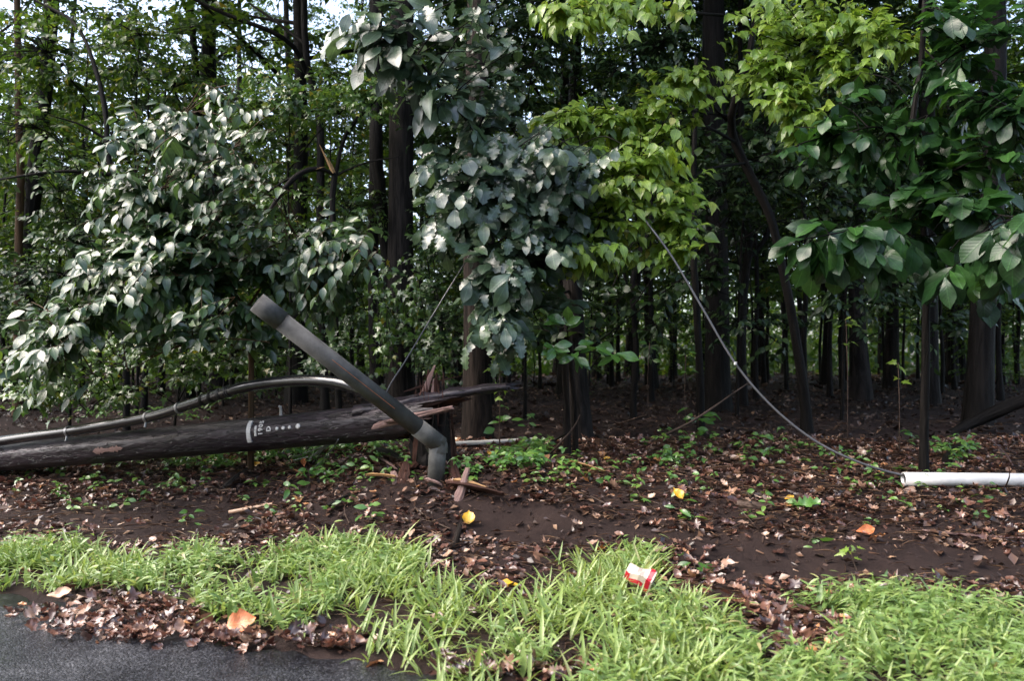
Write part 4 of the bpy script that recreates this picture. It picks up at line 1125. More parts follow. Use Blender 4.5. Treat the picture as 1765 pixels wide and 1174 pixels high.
def pole_stump():
    r = rng(140)
    base = P(742, 826, 6.42); base[2] = float(ground(base[0], base[1])) - .1
    t = thing('pole_stump', 'jagged dark stump of the pole still standing behind the grey conduit', 'stump', base)
    k, n = 30, 10
    V, F, UV = [], [], []
    top = .30 + r.uniform(-.1, .1, k) + .12 * (np.arange(k) % 4 == 0)
    for j in range(k):                         # the back stays taller
        if math.sin(2 * math.pi * j / k) > 0: top[j] += .22
    for i in range(n):
        for j in range(k):
            a = 2 * math.pi * j / k; rr = .15 * (1 + .05 * r.normal()) * (1.15 - .2 * i / n)
            V.append(base + np.array([math.cos(a) * rr, math.sin(a) * rr, (top[j] + .1) * i / (n - 1)]))
    for i in range(n - 1):
        for j in range(k):
            F.append([i * k + j, i * k + (j + 1) % k, (i + 1) * k + (j + 1) % k, (i + 1) * k + j])
            UV.append([[i * .06, j * .03], [i * .06, j * .03 + .03], [i * .06 + .06, j * .03 + .03], [i * .06 + .06, j * .03]])
    mb = MB(); mb.add(V, F, UV); c = np.array(V[-k:]); mb.add(np.vstack([c, c.mean(0) - UP * .05]), [[q, (q + 1) % k, k] for q in range(k)])
    mb.build('shaft', M['bark_dark'], t, smooth=False)
    for (x0, y0, x1, y1, D, w, m) in [(722, 700, 748, 632, 6.55, .016, 'torn_pale'), (738, 700, 738, 640, 6.6, .02, 'torn_wood'), (748, 700, 753, 644, 6.58, .016, 'torn_wood'), (764, 700, 764, 645, 6.55, .011, 'torn_wood'), (742, 700, 747, 655, 6.5, .010, 'torn_pale'),
                                      (757, 700, 755, 655, 6.6, .012, 'torn_wood'), (730, 700, 741, 650, 6.62, .014, 'torn_wood'), (776, 815, 772, 715, 6.42, .02, 'torn_wood'), (785, 800, 778, 712, 6.46, .012, 'torn_wood'), (718, 800, 722, 730, 6.3, .024, 'torn_wood')]:
        sb = MB(); splint(sb, P(x0, y0, D), P(x1, y1, D), w * 1.9, w * .8, r, .3, n=9, twist=.15); sb.build('splinter', M[m], t, smooth=False)
    fb = MB()
    for q in range(46):
        a, rr = r.uniform(0, 6.28), r.uniform(.05, .15)
        b0 = base + np.array([math.cos(a) * rr, math.sin(a) * rr, r.uniform(.25, .5) + (.15 if math.sin(a) > 0 else 0)])
        splint(fb, b0, b0 + np.array([r.normal() * .035, r.normal() * .03, r.uniform(.06, .28)]), r.uniform(.004, .011), r.uniform(.003, .006), r, .1, n=5)
    fb.build('torn_fibres', M['torn_wood'], t, smooth=False)
    sb = MB(); splint(sb, P(700, 675, 6.7), P(796, 648, 6.75), .012, .01, r, .3, n=9); sb.build('splinter', M['torn_wood'], t, smooth=False)
pole_stump()

def conduit():
    r = rng(150)
    b = P(751, 822, 6.02); b[2] = float(ground(b[0], b[1])) - .06
    kink = P(754, 764, 6.0); top = P(443, 521, 5.4)
    t = thing('conduit', 'grey plastic conduit snapped at a kink and leaning across the pole', 'conduit pipe', b)
    R = .0655
    mb = MB(); hollow(mb, b, kink + np.array([.004, 0, -.0]), R, R - .006); mb.build('lower_pipe', M['grey_pvc_pale'], t)
    d = unit(top - kink)
    m1 = kink + (top - kink) * .12; e1 = kink + (top - kink) * .89
    mb = MB(); hollow(mb, kink - d * .03, m1, R * 1.07, R - .008)
    mb.build('lower_sleeve', M['grey_pvc_pale'], t)
    mb = MB(); hollow(mb, m1 - d * .01, e1, R, R - .007); mb.build('upper_pipe', M['grey_pvc'], t)
    mb = MB(); hollow(mb, e1 - d * .02, top, R * 1.1, R - .004); mb.build('coupling', M['grey_pvc'], t)
    # crushed lip where the pipe folded
    mb = MB()
    pts = smooth_path([kink - UP * .07, kink - UP * .015, kink + d * .035], 7)
    tube(mb, pts + np.array([.012, 0, 0]), [R * .98, R * .99, R * 1.0, R * .97, R * .99], 18, cap=False, lump=.012, r=r)
    mb.build('kink', M['grey_pvc_pale'], t)
    # printed line along the pipe
    side = unit(np.cross(d, np.array([0, 1.0, 0]))); side = side if side[2] > 0 else -side
    front = unit(np.cross(d, side)); front = front if front[1] < 0 else -front
    off = unit(front + side * .25) * (R + .0004)
    mb = MB(); tube(mb, np.array([m1 + d * .25 + off, e1 - d * .45 + off]), .0016, 5); mb.build('printed_line', M['orange_leaf'], t)
conduit()

def guy_wire():
    pix = [(640, 745, 6.7), (668, 672, 6.7), (700, 620, 6.75), (760, 520, 6.9), (800, 455, 7.0), (832, 400, 7.05), (880, 345, 7.15), (960, 305, 7.2), (1030, 310, 7.1), (1085, 348, 6.95), (1120, 390, 6.6), (1160, 445, 6.5), (1210, 530, 6.4), (1267, 626, 6.3), (1330, 700, 6.2), (1400, 757, 6.1), (1470, 793, 6.0), (1540, 816, 5.95), (1600, 826, 5.9)]
    path = smooth_path([P(*q) for q in pix], 110)
    cut = np.argmin(np.abs(proj(path)[0] - 836))
    t = thing('guy_wire', 'loose grey guy wire looping over the branches down to the white pipe', 'wire', path[0])
    mb = MB(); tube(mb, path, np.interp(np.arange(110), [0, cut, cut + 30, 109], [.006, .006, .0085, .0095]), 8); mb.build('wire', M['wire_grey'], t)
    c = P(1267, 626, 6.29); cb = MB(); tube(cb, np.array([c - UP * .012 + [0, -.01, 0], c + UP * .01 + [0, -.012, 0]]), .012, 8); cb.build('clip', M['white_pvc'], t)
guy_wire()

def white_pipe():
    a = P(1557, 826, 5.9); b = P(1960, 830, 5.75)
    g = float(ground(a[0], a[1]))
    t = thing('white_pipe', 'white plastic pipe lying on the leaf litter at the wire end', 'pipe', [a[0], a[1], g])
    mb = MB(); hollow(mb, a, b, .05, .045, 32, 6); mb.build('tube', M['white_pvc'], t)
    d = unit(b - a); mb = MB(); tube(mb, np.array([a + d * .02, a + d * .022]), .045, 24); mb.build('inner_shadow', M['black_tape_bore_shade'], t)  # black disc in the mouth stands in for the shade inside
white_pipe()

# ------------------------------------------------------------------ splintered wood on the ground
def splinters():
    r = rng(160)
    data = [((786, 866), (806, 808), .02, 'torn_pale', 'reddish splinter standing on end, leaning against a flat split slab', .14),
            ((772, 845), (866, 868), .034, 'torn_wood', 'long flat split slab of reddish pole wood by the bare dirt', .02),
            ((785, 838), (838, 856), .026, 'raw_wood', 'orange split slat under the reddish slab', .015),
            ((776, 795), (787, 834), .028, 'torn_wood', 'upright reddish-brown slat just beside the conduit foot', .12),
            ((734, 836), (760, 848), .02, 'torn_pale', 'small pale sliver in front of the conduit foot', .01),
            ((728, 832), (758, 828), .010, 'torn_pale', 'thin pale chip touching the conduit foot', .01),
            ((645, 783), (697, 808), .030, 'bark_dark', 'dark charred slat sloping down beside the stump', .05),
            ((648, 798), (682, 820), .014, 'torn_pale', 'narrow pale slat below the dark charred slat', .03),
            ((678, 812), (686, 834), .026, 'torn_pale', 'short pale block standing between two slats', .03),
            ((692, 835), (700, 798), .030, 'torn_wood', 'upright brown block leaning beside the short pale block', .08),
            ((632, 828), (682, 835), .020, 'raw_wood', 'orange-edged slat lying flat before the short pale block', .02),
            ((706, 820), (728, 800), .030, 'torn_wood', 'broad brown chunk at the stump foot', .03),
            ((640, 800), (650, 812), .03, 'torn_wood', 'small brown chunk at the far tip of the narrow pale slat', .02),
            ((963, 800), (1040, 824), .016, 'raw_wood', 'lone orange strip of wood on the litter beside the twin dead stems', .015),
            ((565, 882), (605, 866), .022, 'bark_dark', 'short black charred stick in the litter near the grass', .02),
            ((385, 850), (425, 820), .024, 'bark_dark', 'dark stick in the weeds below the numbered pole', .02)]
    for (a, b, w, m, lab, h) in data:
        pa, pb = G(*a), G(*b)
        if abs(a[0] - b[0]) < 25 and abs(a[1] - b[1]) > 20:     # standing pieces
            low, hi = (a, b) if a[1] > b[1] else (b, a)
            pa = G(*low); pb = P(hi[0], hi[1], pa[1] + .08)
            pa[2] -= .02
        else:
            pa[2] += w * .6 + .03; pb[2] += w * .6 + .045
        mb = MB(); splint(mb, pa, pb, w * 1.75, w * .75, r, .5, n=8, twist=.2)
        o = mb.build('wood_splinter', M[m], None, smooth=False, origin=pa)
        tag(o, lab, 'splinter', 'wood splinters round the stump')
splinters()

# ------------------------------------------------------------------ logs, sticks and loose wire
def stick(name, label, cat, pix, widths, mat, seed=1, ground_it=True, lift=0.0):
    pts = []
    for q in pix:
        pts.append(G(q[0], q[1]) + UP * lift if len(q) == 2 else P(*q))
    r = rng(seed); path = smooth_path(pts, 14)
    mb = MB(); tube(mb, path, np.interp(np.linspace(0, 1, 14), np.linspace(0, 1, len(widths)), widths), 9, lump=.06, r=r)
    o = mb.build(name, M[mat], None, origin=path[0])
    return tag(o, label, cat)
stick('fallen_branch', 'smooth pale grey branch lying level behind the conduit', 'branch', [(778, 771), (850, 768), (926, 764)], [.024, .026, .022], 'pale_branch', 1, lift=.03)
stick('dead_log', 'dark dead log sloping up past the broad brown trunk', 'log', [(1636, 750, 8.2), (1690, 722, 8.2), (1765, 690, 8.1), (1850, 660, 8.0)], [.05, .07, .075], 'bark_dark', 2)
stick('fallen_branch', 'thin tan stick propped up near the slim sapling with sprigs', 'branch', [(1095, 772), (1150, 748, 7.6), (1200, 722, 7.7), (1290, 660, 8.0)], [.012, .012, .006], 'stick', 3)
stick('fallen_branch', 'grey twig lying across the forest floor behind the twin stems', 'branch', [(1000, 748), (1060, 735), (1115, 715, 9.0)], [.014, .012, .006], 'stick', 4, lift=.02)
stick('fallen_branch', 'crooked dark twig leaning against the twin dead stems', 'branch', [(905, 795), (940, 772), (975, 748, 6.85)], [.014, .014, .01], 'bark_dark', 5, lift=.015)
stick('fallen_branch', 'thin forked twig standing under the twin dead stems', 'branch', [(940, 790), (965, 765, 6.8), (990, 735, 6.8), (1000, 715, 6.8)], [.009, .009, .005], 'stick', 6)
stick('fallen_branch', 'dark rotten branch at the edge of the leafy bank', 'branch', [(1000, 752), (1035, 758), (1055, 776)], [.02, .02, .012], 'bark_dark', 7, lift=.015)
stick('fallen_branch', 'weathered grey log half sunk in litter by the drooping oak leaf', 'branch', [(1270, 872), (1300, 876), (1330, 878)], [.03, .035, .025], 'stick', 8, lift=.01)
stick('fallen_branch', 'flat pale stick on the dirt below the pole scar', 'branch', [(395, 886), (430, 880), (470, 872)], [.016, .02, .014], 'tan_leaf', 9, lift=.012)
stick('fallen_branch', 'long straw-coloured stalk lying along the bare dirt', 'branch', [(1590, 918), (1680, 927), (1780, 932)], [.008, .008, .005], 'torn_pale', 10, lift=.012)
stick('fallen_branch', 'short thick brown twig standing by the yellow leaf', 'branch', [(783, 945), (790, 918, 5.25), (793, 905, 5.3)], [.022, .02, .014], 'bark_brown', 11)
stick('fallen_branch', 'thin purple twig curving over the litter beside the yellow leaf', 'branch', [(715, 880), (745, 903), (776, 917)], [.006, .006, .004], 'stick', 12, lift=.02)
stick('fallen_branch', 'reddish bare stalk standing in front of the white pipe', 'branch', [(1732, 842), (1740, 820, 5.6), (1738, 800, 5.6)], [.005, .005, .003], 'torn_wood', 13)
stick('fallen_branch', 'pale bent stalk rising behind the white pipe', 'branch', [(1752, 815, 6.4), (1735, 785, 6.4), (1710, 760, 6.4)], [.007, .006, .004], 'torn_pale', 14)
stick('fallen_branch', 'dark leaning log end in weeds behind the white pipe', 'branch', [(1632, 802), (1640, 785), (1660, 768, 6.9)], [.04, .045, .035], 'bark_dark', 15, lift=.03)
def wire_bundle():
    r = rng(170); mb = MB()
    for k in range(7):
        a = P(585 + r.normal() * 5, 752 + r.normal() * 3, 6.5); b = G(520 + r.uniform(-25, 25), 800 + r.normal() * 5) + UP * .02
        m = (a + b) / 2 + r.normal(size=3) * .03
        tube(mb, smooth_path([a, m, b], 8), .004, 5)
    tag(mb.build('wire_bundle', M['zip_metal'], None, origin=G(520, 800)), 'frayed silvery wire strands hanging beneath the fallen pole', 'wire')
wire_bundle()
def white_scrap():
    c = G(812, 754); r = rng(171); mb = MB(); n = 8
    V, F = [], []
    for i in range(n):
        for j in range(4):
            V.append(c + np.array([(i / (n - 1) - .5) * .16, (j / 3 - .5) * .07, .012 + .015 * math.sin(i * 1.3 + j) + (.006 if j % 2 else 0)]))
    for i in range(n - 1):
        for j in range(3): F.append([i * 4 + j, (i + 1) * 4 + j, (i + 1) * 4 + j + 1, i * 4 + j + 1])
    mb.add(V, F); mb.add(np.array(V) - UP * .004, [f[::-1] for f in F])
    tag(mb.build('paper_scrap', M['white_pvc'], None, origin=c), 'crumpled white scrap at the root of the brown furrowed trunk', 'litter')
white_scrap()

# ------------------------------------------------------------------ the crushed paper carton in the grass
def carton():
    M['card'] = flat_mat('card', (.68, .56, .46), .5, .4, .12, 12)
    M['card_red'] = flat_mat('card_red', (.6, .02, .04), .45, .4, .15, 20)
    M['card_inside'] = flat_mat('card_inside', (.3, .24, .23), .6, .3, .15, 20)
    c = G(1103, 1026) + UP * .10
    t = thing('paper_carton', 'crushed cream paper carton with red bands lying in the grass', 'carton', c)
    X = unit(P(1130, 1024, 4.2) - P(1080, 1004, 4.2)); X = unit(X + np.array([0, -.35, 0]))
    Y = unit(np.cross(np.array([0, -.35, 1.0]), X)); Z = np.cross(X, Y)
    r = rng(180)
    def pt(u, v, w):            # u along, v depth, w height; a pinched, tapering tube
        pinch = 1 - .35 * max(0, -u)
        return c + X * u * .076 + Y * v * .054 * pinch + Z * (w * .03 * (1 + .25 * u) - .010 * math.sin(u * 4 + v * 2) + .006 * math.sin(v * 5))
    def sheet(mb, f, nu=9, nv=7):
        V = np.array([f(i / (nu - 1) * 2 - 1, j / (nv - 1) * 2 - 1) for i in range(nu) for j in range(nv)])
        F = [[i * nv + j, (i + 1) * nv + j, (i + 1) * nv + j + 1, i * nv + j + 1] for i in range(nu - 1) for j in range(nv - 1)]
        mb.add(V, F)
    mb = MB()
    sheet(mb, lambda u, v: pt(u, v, 1)); sheet(mb, lambda u, v: pt(u, -v, -1))
    sheet(mb, lambda u, v: pt(u, -1, v)); sheet(mb, lambda u, v: pt(-u, 1, v))
    sheet(mb, lambda u, v: pt(-1, u, v))
    mb.build('card_sleeve', M['card'], t, smooth=False)
    mb = MB()
    sheet(mb, lambda u, v: pt(.72 + u * .17, v * 1.01, 1.06), 4)
    sheet(mb, lambda u, v: pt(.72 + u * .17, -1.02, v * 1.03), 4)
    mb.build('red_band', M['card_red'], t, smooth=False)
    mb = MB(); sheet(mb, lambda u, v: pt(-.8 + u * .17, -1.02, v * .9), 5); sheet(mb, lambda u, v: pt(-.1 + u * .5, -1.03, -.5 + v * .4), 5)
    mb.build('red_band', M['card_red'], t, smooth=False)
    mb = MB(); sheet(mb, lambda u, v: pt(.93, u * .97, v * .96)); mb.build('open_end', M['card_inside'], t, smooth=False)
carton()

# ------------------------------------------------------------------ grass, litter and weeds
GRASS_L = [(-500, 955), (0, 950), (130, 942), (210, 975), (330, 955), (430, 975), (540, 950), (640, 938), (715, 960), (745, 1005), (800, 1022), (880, 1035), (930, 1005), (940, 980), (1000, 955), (1080, 952), (1135, 975), (1140, 1025), (1200, 1052), (1255, 1075), (1290, 1115), (1340, 1180),
           (1420, 1300), (760, 1300), (720, 1180), (640, 1150), (590, 1105), (480, 1090), (380, 1075), (320, 1035), (180, 1018), (0, 1032), (-500, 1035)]
GRASS_R = [(1365, 1055), (1420, 1040), (1500, 1028), (1620, 1038), (1700, 1058), (1765, 1040), (2200, 1050), (2200, 1400), (1300, 1400), (1300, 1150), (1400, 1150), (1480, 1105), (1440, 1060)]

def field(n, seed, box=(-5.5, 5, 2.3, 7)):
    r = rng(seed)
    x, y = r.uniform(box[0], box[1], n), r.uniform(box[2], box[3], n)
    z = ground(x, y); p = np.stack([x, y, z], -1)
    px, py = proj(p)
    return r, p, px, py

def grass():
    r, p, px, py = field(27000, 200, (-5.0, 4.2, 2.4, 6.4))
    inn = inpoly(px, py, GRASS_L) | inpoly(px, py, GRASS_R)
    dens = .38 + .75 * hash_noise(p[:, 0], p[:, 1], 2.3) + .5 * hash_noise(p[:, 0] + 3, p[:, 1], .9)
    keep = inn & (r.random(len(p)) < np.clip(dens + .18 + .4 * (px > 1340), .06, 1))
    p, px, py = p[keep], px[keep], py[keep]
    bag, bagS = Leaves(), Leaves(); sb = MB()
    for i in range(len(p)):
        q = p[i]
        mode = hash_noise(q[0] * .8, q[1] * .8, 1.3) + r.normal() * .35
        blade = 1.0 if (600 < px[i] < 1250 and py[i] > 1000) else .25
        if px[i] > 1250: blade = -.45
        if mode < blade:                              # arching blades
            m = int(r.integers(2, 5)); a = r.uniform(0, 6.28, m)
            d = np.stack([np.cos(a) * .65, np.sin(a) * .65 - .15, r.uniform(.55, 1.5, m)], -1)
            nn = np.stack([-np.cos(a), -np.sin(a), np.full(m, .8)], -1)
            bag.add(q + r.normal(size=(m, 3)) * np.array([.02, .02, 0]), d, nn, r.uniform(.08, .19, m) * (1 + .3 * (r.random() < .12)))
        if mode > blade - .5:                        # stilt-like stems with lance leaves
            h = r.uniform(.05, .17); tipv = np.array([r.normal() * .35, r.normal() * .3 - .12, 1.0]) * h
            m = int(r.integers(5, 10)); u = np.linspace(.25, 1, m)[:, None]
            pos = q + tipv * u
            a = np.arange(m) * math.pi + r.uniform(0, 6.28) + r.normal(size=m) * .4
            d = np.stack([np.cos(a), np.sin(a) * .8 - .1, r.uniform(-.25, .45, m)], -1)
            bagS.add(pos, d, np.array([0, -.25, .9]) + r.normal(size=(m, 3)) * .3, r.uniform(.03, .085, m))
            bagS.add(q, tipv, r.normal(size=3) + .1, h * 1.0)
    mb = MB(); bag.emit(mb, T_BLADE, r)
    o = mb.build('grass', M['grass']); tag(o, 'bright green arching grass along the road verge', 'grass', kind='stuff')
    mb = MB(); bagS.emit(mb, T_LANCE + T_BLADE[:1], r)
    o = mb.build('stilt_grass', M['stilt']); tag(o, 'low leafy stems mixed through the verge grass', 'grass', kind='stuff')
grass()

DIRT = [(790, 860), (900, 868), (1010, 892), (1150, 915), (1290, 930), (1450, 935), (1600, 945), (1800, 960), (2200, 970), (2200, 1030), (1765, 1015), (1500, 1000), (1330, 1010), (1180, 1000), (1130, 940), (1080, 925), (1000, 930), (900, 945), (840, 930), (800, 890)]
DIRT2 = [(-300, 890), (100, 880), (200, 870), (300, 865), (420, 870), (430, 920), (330, 930), (200, 940), (130, 905), (-300, 915)]
ASPH = [(-300, 1040), (0, 1035), (330, 1040), (480, 1095), (640, 1155), (720, 1200), (-300, 1400)]
def litter():
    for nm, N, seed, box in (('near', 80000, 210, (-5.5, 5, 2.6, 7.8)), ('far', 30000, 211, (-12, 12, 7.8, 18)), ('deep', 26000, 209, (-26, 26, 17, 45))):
        r, p, px, py = field(N, seed, box)
        d = p[:, 1] - yedge(p[:, 0])
        dirt = inpoly(px, py, DIRT) | inpoly(px, py, DIRT2)
        pr = np.where(dirt, .12, .62 + .4 * hash_noise(p[:, 0], p[:, 1], 1.6))
        pr = np.where(inpoly(px, py, GRASS_L) | inpoly(px, py, GRASS_R), .12, pr)
        pr = np.where((d < .15), 0, pr)
        k = r.random(len(p)) < pr
        p = p[k]; n = len(p)
        bag, chips = Leaves(), Leaves()
        a = r.uniform(0, 6.28, n)
        dd = np.stack([np.cos(a), np.sin(a), r.normal(size=n) * .35], -1)
        nn = np.array([0, 0, 1.0]) + r.normal(size=(n, 3)) * .5
        big = r.random(n) < np.where(dirt[k], .06, .42 if nm == 'near' else .6)
        bag.add(p[big] + UP * r.uniform(.0, .035, (big.sum(), 1)), dd[big], nn[big], (.025 + .085 * r.random(big.sum()) ** 2) * {'near': 1, 'far': 1.2, 'deep': 3.2}[nm])
        chips.add(p[~big] + UP * .012, dd[~big], nn[~big], r.uniform(.02, .07, (~big).sum()))
        mb = MB(); bag.emit(mb, T_LITTER, r, .2); o = mb.build('leaf_litter', M['litter' if nm == 'near' else 'litter_wet_shaded']); tag(o, 'wet brown fallen leaves covering the bank' if nm == 'near' else 'brown leaf carpet on the floor of the wood' if nm == 'far' else 'leaf carpet far back among the dark trunks', 'leaf litter', kind='stuff')
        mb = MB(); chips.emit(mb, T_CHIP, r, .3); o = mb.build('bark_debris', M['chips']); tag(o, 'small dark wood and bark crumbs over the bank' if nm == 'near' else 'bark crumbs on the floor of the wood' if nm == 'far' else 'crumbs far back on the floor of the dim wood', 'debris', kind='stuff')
    r, p, px, py = field(16000, 212, (-5.2, 5, 3.0, 7.6))
    d = p[:, 1] - yedge(p[:, 0])
    dirt = inpoly(px, py, DIRT)
    k = (r.random(len(p)) < np.where(dirt, .06, np.where(px > 880, .75, .3))) & (d > .3)
    p = p[k]; n = len(p); a = r.normal(size=n) * .5 + .1 + np.where(r.random(n) < .5, 0, math.pi)
    nb = Leaves(); nb.add(p + UP * r.uniform(.01, .035, (n, 1)), np.stack([np.cos(a), np.sin(a), r.normal(size=n) * .1], -1), np.array([0, -.3, 1.0]) + r.normal(size=(n, 3)) * .4, r.uniform(.05, .16, n))
    mb = MB(); nb.emit(mb, T_NEEDLE, r); o = mb.build('pine_needles', M['needles']); tag(o, 'straw-coloured needles and stalks strewn over the bank', 'needles', kind='stuff')
    # drift of leaves washed onto the asphalt, and along the near edge of the grass
    r = rng(213); bag = Leaves()
    for (cx, cy, rx, ry, m) in [(110, 1085, 90, 26, 70), (270, 1085, 110, 38, 150), (380, 1115, 90, 20, 80), (190, 1120, 110, 18, 70), (560, 1110, 80, 14, 60), (250, 1050, 70, 14, 60), (820, 1160, 90, 14, 70), (960, 1168, 120, 10, 60), (1200, 1000, 60, 30, 70), (1160, 960, 40, 18, 40), (1400, 1100, 80, 45, 120), (1330, 1060, 50, 25, 60)]:
        for i in range(m):
            a_, q_ = r.uniform(0, 6.28), r.random() ** .6
            g = G(cx + math.cos(a_) * q_ * rx, cy + math.sin(a_) * q_ * ry)
            g[2] = max(g[2], .02) if g[1] < yedge(g[0]) + .2 else g[2]
            bag.add(g + UP * r.uniform(.005, .05), [r.normal(), r.normal(), r.normal() * .4], [r.normal() * .5, r.normal() * .5 - .2, 1.0], r.uniform(.04, .11))
    mb = MB(); bag.emit(mb, T_LITTER, r, .2); o = mb.build('leaf_litter', M['litter']); tag(o, 'soggy brown leaves drifted onto the asphalt edge', 'leaf litter', kind='stuff')
litter()

def twigs():
    r, p, px, py = field(900, 215, (-5.5, 6, 3.6, 12))
    d = p[:, 1] - yedge(p[:, 0])
    p = p[(d > .9) & ~inpoly(px, py, DIRT)]
    mb = MB()
    for q in p:
        a = r.uniform(0, 6.28); L = r.uniform(.08, .45); v = np.array([math.cos(a), math.sin(a), 0]) * L / 2
        m = q + r.normal(size=3) * .02 * np.array([1, 1, 0])
        pts = np.array([q - v, m, q + v * r.uniform(.6, 1.2)])
        pts[:, 2] = ground(pts[:, 0], pts[:, 1]) + r.uniform(.008, .04, 3)
        tube(mb, smooth_path(pts, 5), np.linspace(1, .6, 5) * r.uniform(.002, .007), 4, cap=False)
    tag(mb.build('fallen_twigs', M['stick']), 'thin broken twigs strewn over the leafy bank', 'twigs', kind='stuff')
twigs()

def groundcover():
    r = rng(220); bag = Leaves()
    patches = [(480, 775, 90, 28, 220), (360, 800, 60, 20, 70), (560, 770, 60, 22, 120), (660, 770, 40, 25, 70), (890, 800, 50, 18, 80), (920, 785, 30, 14, 40), (60, 810, 80, 14, 50), (230, 800, 90, 12, 60), (1650, 790, 50, 18, 40), (1170, 800, 50, 12, 24), (250, 720, 120, 14, 60), (1250, 770, 150, 12, 30), (1000, 815, 120, 20, 26), (1130, 850, 120, 20, 14), (1550, 830, 120, 20, 18), (1350, 790, 140, 14, 18), (600, 820, 120, 20, 40), (200, 850, 180, 20, 24), (800, 820, 30, 12, 20)]
    for (cx, cy, rx, ry, m) in patches:
        for i in range(m):
            a, q = r.uniform(0, 6.28), math.sqrt(r.random())
            g = G(cx + math.cos(a) * q * rx, cy + math.sin(a) * q * ry); h = r.uniform(.02, .16)
            nl = 4; b = r.uniform(0, 6.28) + np.arange(nl) * 1.7
            bag.add(g + UP * h * r.uniform(.6, 1, (nl, 1)), np.stack([np.cos(b), np.sin(b), r.normal(size=nl) * .3], -1), np.array([0, -.35, .9]) + r.normal(size=(nl, 3)) * .3, r.uniform(.035, .075, nl))
    mb = MB(); bag.emit(mb, T_SMALL, r); o = mb.build('ground_cover', M['weed']); tag(o, 'small-leaved green ground cover in front of the dim wood', 'ground cover', kind='stuff')
groundcover()

def seedling(pix, size, n, label, seed, mat='weed', tmpl=T_OVATE, h=.12, D=None, stem_top=None, name='seedling', group='seedlings scattered in the leaf litter'):
    r = rng(seed)
    base = G(*pix) if D is None else on_ground(*P(pix[0], pix[1], D)[:2])
    top = base + UP * h + r.normal(size=3) * h * .15 if D is None else P(pix[0], pix[1], D)
    t = thing(name, label, 'seedling', base, group)
    sb = MB(); path = smooth_path([base - UP * .02, (base + top) / 2 + r.normal(size=3) * .015, top], 6); tube(sb, path, .003 + h * .004, 5); sb.build('stem', M['stick'], t)
    bag = Leaves()
    for i in range(n):
        a = i * 2.4 + r.normal() * .3
        q = path[5] * 1.0 if i < n * .6 else path[4]
        dv = np.array([math.cos(a), math.sin(a) * .8, r.uniform(-.3, .35)])
        bag.add(q + dv * size * .25 + r.normal(size=3) * size * .3, dv, np.array([0, -.5, .8]) + r.normal(size=3) * .3, size * r.uniform(.7, 1.15))
    mb = MB(); bag.emit(mb, tmpl, r); mb.build('leaves', M[mat], t)
seedling((1175, 895), .1, 5, 'single dark green seedling in front of the yellow leaf on the bank', 230, 'sprout_leaf', T_OVATE, .05)
seedling((1410, 945), .09, 5, 'pale seedling at the rim of the bare dirt', 231, 'weed', T_OVATE, .04)
seedling((1195, 990), .1, 6, 'deep green seedling beside the red and cream carton', 232, 'sprout_leaf', T_OVATE, .06)
seedling((500, 868), .1, 7, 'light green seedling with large leaves below the numbered pole', 233, 'weed', T_OVATE, .12)
seedling((325, 905), .07, 6, 'green seedling among dark clods on the dirt strip', 234, 'weed', T_OVATE, .07)
seedling((630, 912), .09, 8, 'bright weed rising above the grass edge near the splinters', 235, 'weed', T_OVATE, .1)
seedling((525, 845), .09, 8, 'leafy weed beneath the middle of the pole', 236, 'weed', T_OVATE, .16)
seedling((215, 880), .08, 6, 'green weed on the litter beneath the pale pole scar', 237, 'weed', T_OVATE, .06)
seedling((600, 870), .07, 6, 'small weed beside the black charred stick', 238, 'weed', T_OVATE, .06)
seedling((1458, 552), .1, 9, 'floating spray of yellow-green leaves in the dark wood beside the leaning tree', 239, 'lime_leaf', T_MAPLE, .3, 7.6, name='understory_sprig', group=None)
seedling((1548, 625), .1, 7, 'small bright sprig beside the stem of the big-leaved sapling', 240, 'lime_leaf', T_MAPLE, .3, 7.0, name='understory_sprig', group=None)
seedling((1120, 590), .1, 7, 'dim yellow-green sprig beside the crooked thin trunk', 241, 'weed', T_OVATE, .3, 8.6, name='understory_sprig', group=None)
seedling((1182, 612), .09, 6, 'dim small sprig against the slim dark sapling', 242, 'weed', T_OVATE, .3, 8.0, name='understory_sprig', group=None)
seedling((1205, 712), .13, 10, 'dark green bunch of leaves on the foot of the slim sapling', 243, 'sprout_leaf', T_OVATE, .3, 7.9, name='understory_sprig', group=None)
seedling((1218, 758), .12, 8, 'low dark green bunch of leaves on the floor below the slim sapling', 244, 'sprout_leaf', T_OVATE, .1, name='understory_sprig', group=None)
seedling((860, 718), .11, 9, 'green sprig over the litter beside the brown furrowed trunk', 245, 'weed', T_OVATE, .3, 6.9, name='understory_sprig', group=None)
seedling((912, 714), .08, 6, 'small sprig between the brown trunk and twin dead stems', 246, 'weed', T_OVATE, .3, 6.9, name='understory_sprig', group=None)
seedling((862, 632), .1, 16, 'bright cluster of leaves in front of the brown furrowed trunk', 247, 'lime_leaf', T_MAPLE, .3, 6.8, name='understory_sprig', group=None)
seedling((1575, 775), .09, 7, 'green seedling against the foot of the big-leaved sapling', 248, 'sprout_leaf', T_OVATE, .15)
seedling((1480, 985), .07, 6, 'yellow-green seedling rising over the leafy verge by the dirt', 249, 'lime_leaf', T_MAPLE, .12)
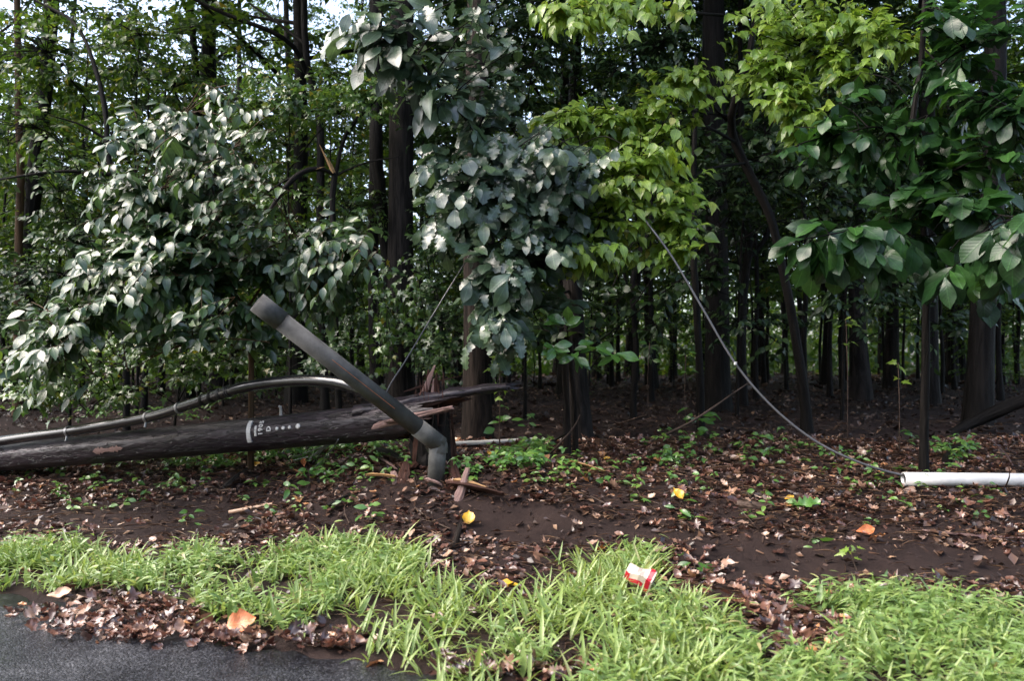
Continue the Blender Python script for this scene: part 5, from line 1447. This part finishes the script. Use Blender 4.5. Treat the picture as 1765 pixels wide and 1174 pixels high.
def plain_seedlings():
    r = rng(260)
    spots = [(1104, 838), (1160, 818), (1290, 800), (1230, 828), (1060, 812), (1410, 818), (1395, 780), (1475, 850), (1560, 880), (1660, 852), (1340, 835), (1020, 680), (1510, 840), (840, 800), (920, 835), (985, 845), (1105, 800), (700, 795), (620, 845), (455, 840), (100, 850), (150, 830), (290, 845), (410, 905), (1655, 870), (1700, 850), (1500, 905), (1290, 790), (975, 808), (1045, 822)]
    spots += [(r.uniform(880, 1760), r.uniform(775, 905)) for _ in range(26)] + [(r.uniform(60, 720), r.uniform(815, 905)) for _ in range(22)]
    for i, s in enumerate(spots):
        seedling(s, r.uniform(.04, .07), int(r.integers(4, 8)), 'tiny green seedling poking through the brown litter', 261 + i, 'weed', T_SMALL, r.uniform(.02, .06))
plain_seedlings()

# single fallen leaves that stand out
def fallen_leaf(pix, size, label, mat, tmpl, seed, rot=None, tilt=(0, -.8, .6), lift=.03):
    r = rng(seed); g = G(*pix); bag = Leaves()
    a = r.uniform(0, 6.28) if rot is None else rot
    if g[1] < yedge(g[0]) + .2: g[2] = max(g[2], .03)
    bag.add(g + UP * lift, [math.cos(a), math.sin(a) * .5, math.sin(a) * .6], tilt, size)
    mb = MB(); bag.emit(mb, tmpl, r)
    V = mb.v[0]; F = mb.f[0][0]
    mb.add(V - unit(np.array(tilt)) * .0015, F[:, ::-1])
    tag(mb.build('fallen_leaf', M[mat], None, origin=g), label, 'leaf', 'bright fallen leaves')
fallen_leaf((808, 912), .11, 'large bright yellow leaf beside the bare dirt', 'yellow_leaf', [curled([0, .3, .4, .42, .36, .3, .1, 0], .5)], 300, 1.6)
fallen_leaf((852, 1018), .14, 'yellow leaf lying flat among the grass blades', 'yellow_leaf', [curled(OV, .6)], 301, 0, (0, -.3, 1))
fallen_leaf((1177, 868), .11, 'yellow-orange leaf on the rim of the leafy bank', 'yellow_leaf', [curled(HT, .7)], 302, 2.0)
fallen_leaf((1352, 868), .08, 'small yellow leaf on the green oak leaf', 'yellow_leaf', [curled(OV, .8)], 303, .4)
fallen_leaf((1362, 880), .22, 'green lobed oak leaf lying below the small yellow leaf', 'weed', [curled(LB, .9)], 304, .15, (0, -.5, .8))
fallen_leaf((390, 1108), .15, 'large orange leaf curled up at the asphalt edge', 'orange_leaf', [curled([0, .2, .3, .24, .36, .3, .2, .1, 0], .9)], 305, .35, (0, -.75, .65), .05)
fallen_leaf((80, 1062), .14, 'pale tan leaf on top of the soggy drift', 'tan_leaf', [curled(BR, 1.2)], 306, .3, (-.1, -.7, .7), .06)
fallen_leaf((525, 812), .1, 'orange leaf standing in the litter below the pole nails', 'orange_leaf', [curled(BR, .8)], 307, 1.8)
fallen_leaf((432, 810), .09, 'yellow leaf beside the foot of the tan sapling', 'yellow_leaf', [curled(OV, .8)], 308, .6)
fallen_leaf((817, 935), .12, 'pale pinkish star-shaped leaf below the large yellow one', 'tan_leaf', [curledfan(.3)], 309, -1.4)
fallen_leaf((1475, 925), .13, 'orange-brown rounded leaf at the far rim of the dirt', 'orange_leaf', [curled(BR, .7)], 310, .2)
fallen_leaf((836, 788), .07, 'tiny yellow leaf in front of the pale grey branch', 'yellow_leaf', [curled(OV, .8)], 311, .2)
fallen_leaf((1040, 797), .06, 'tiny yellow leaf among weeds beyond the orange strip', 'yellow_leaf', [curled(OV, .8)], 312, .2)
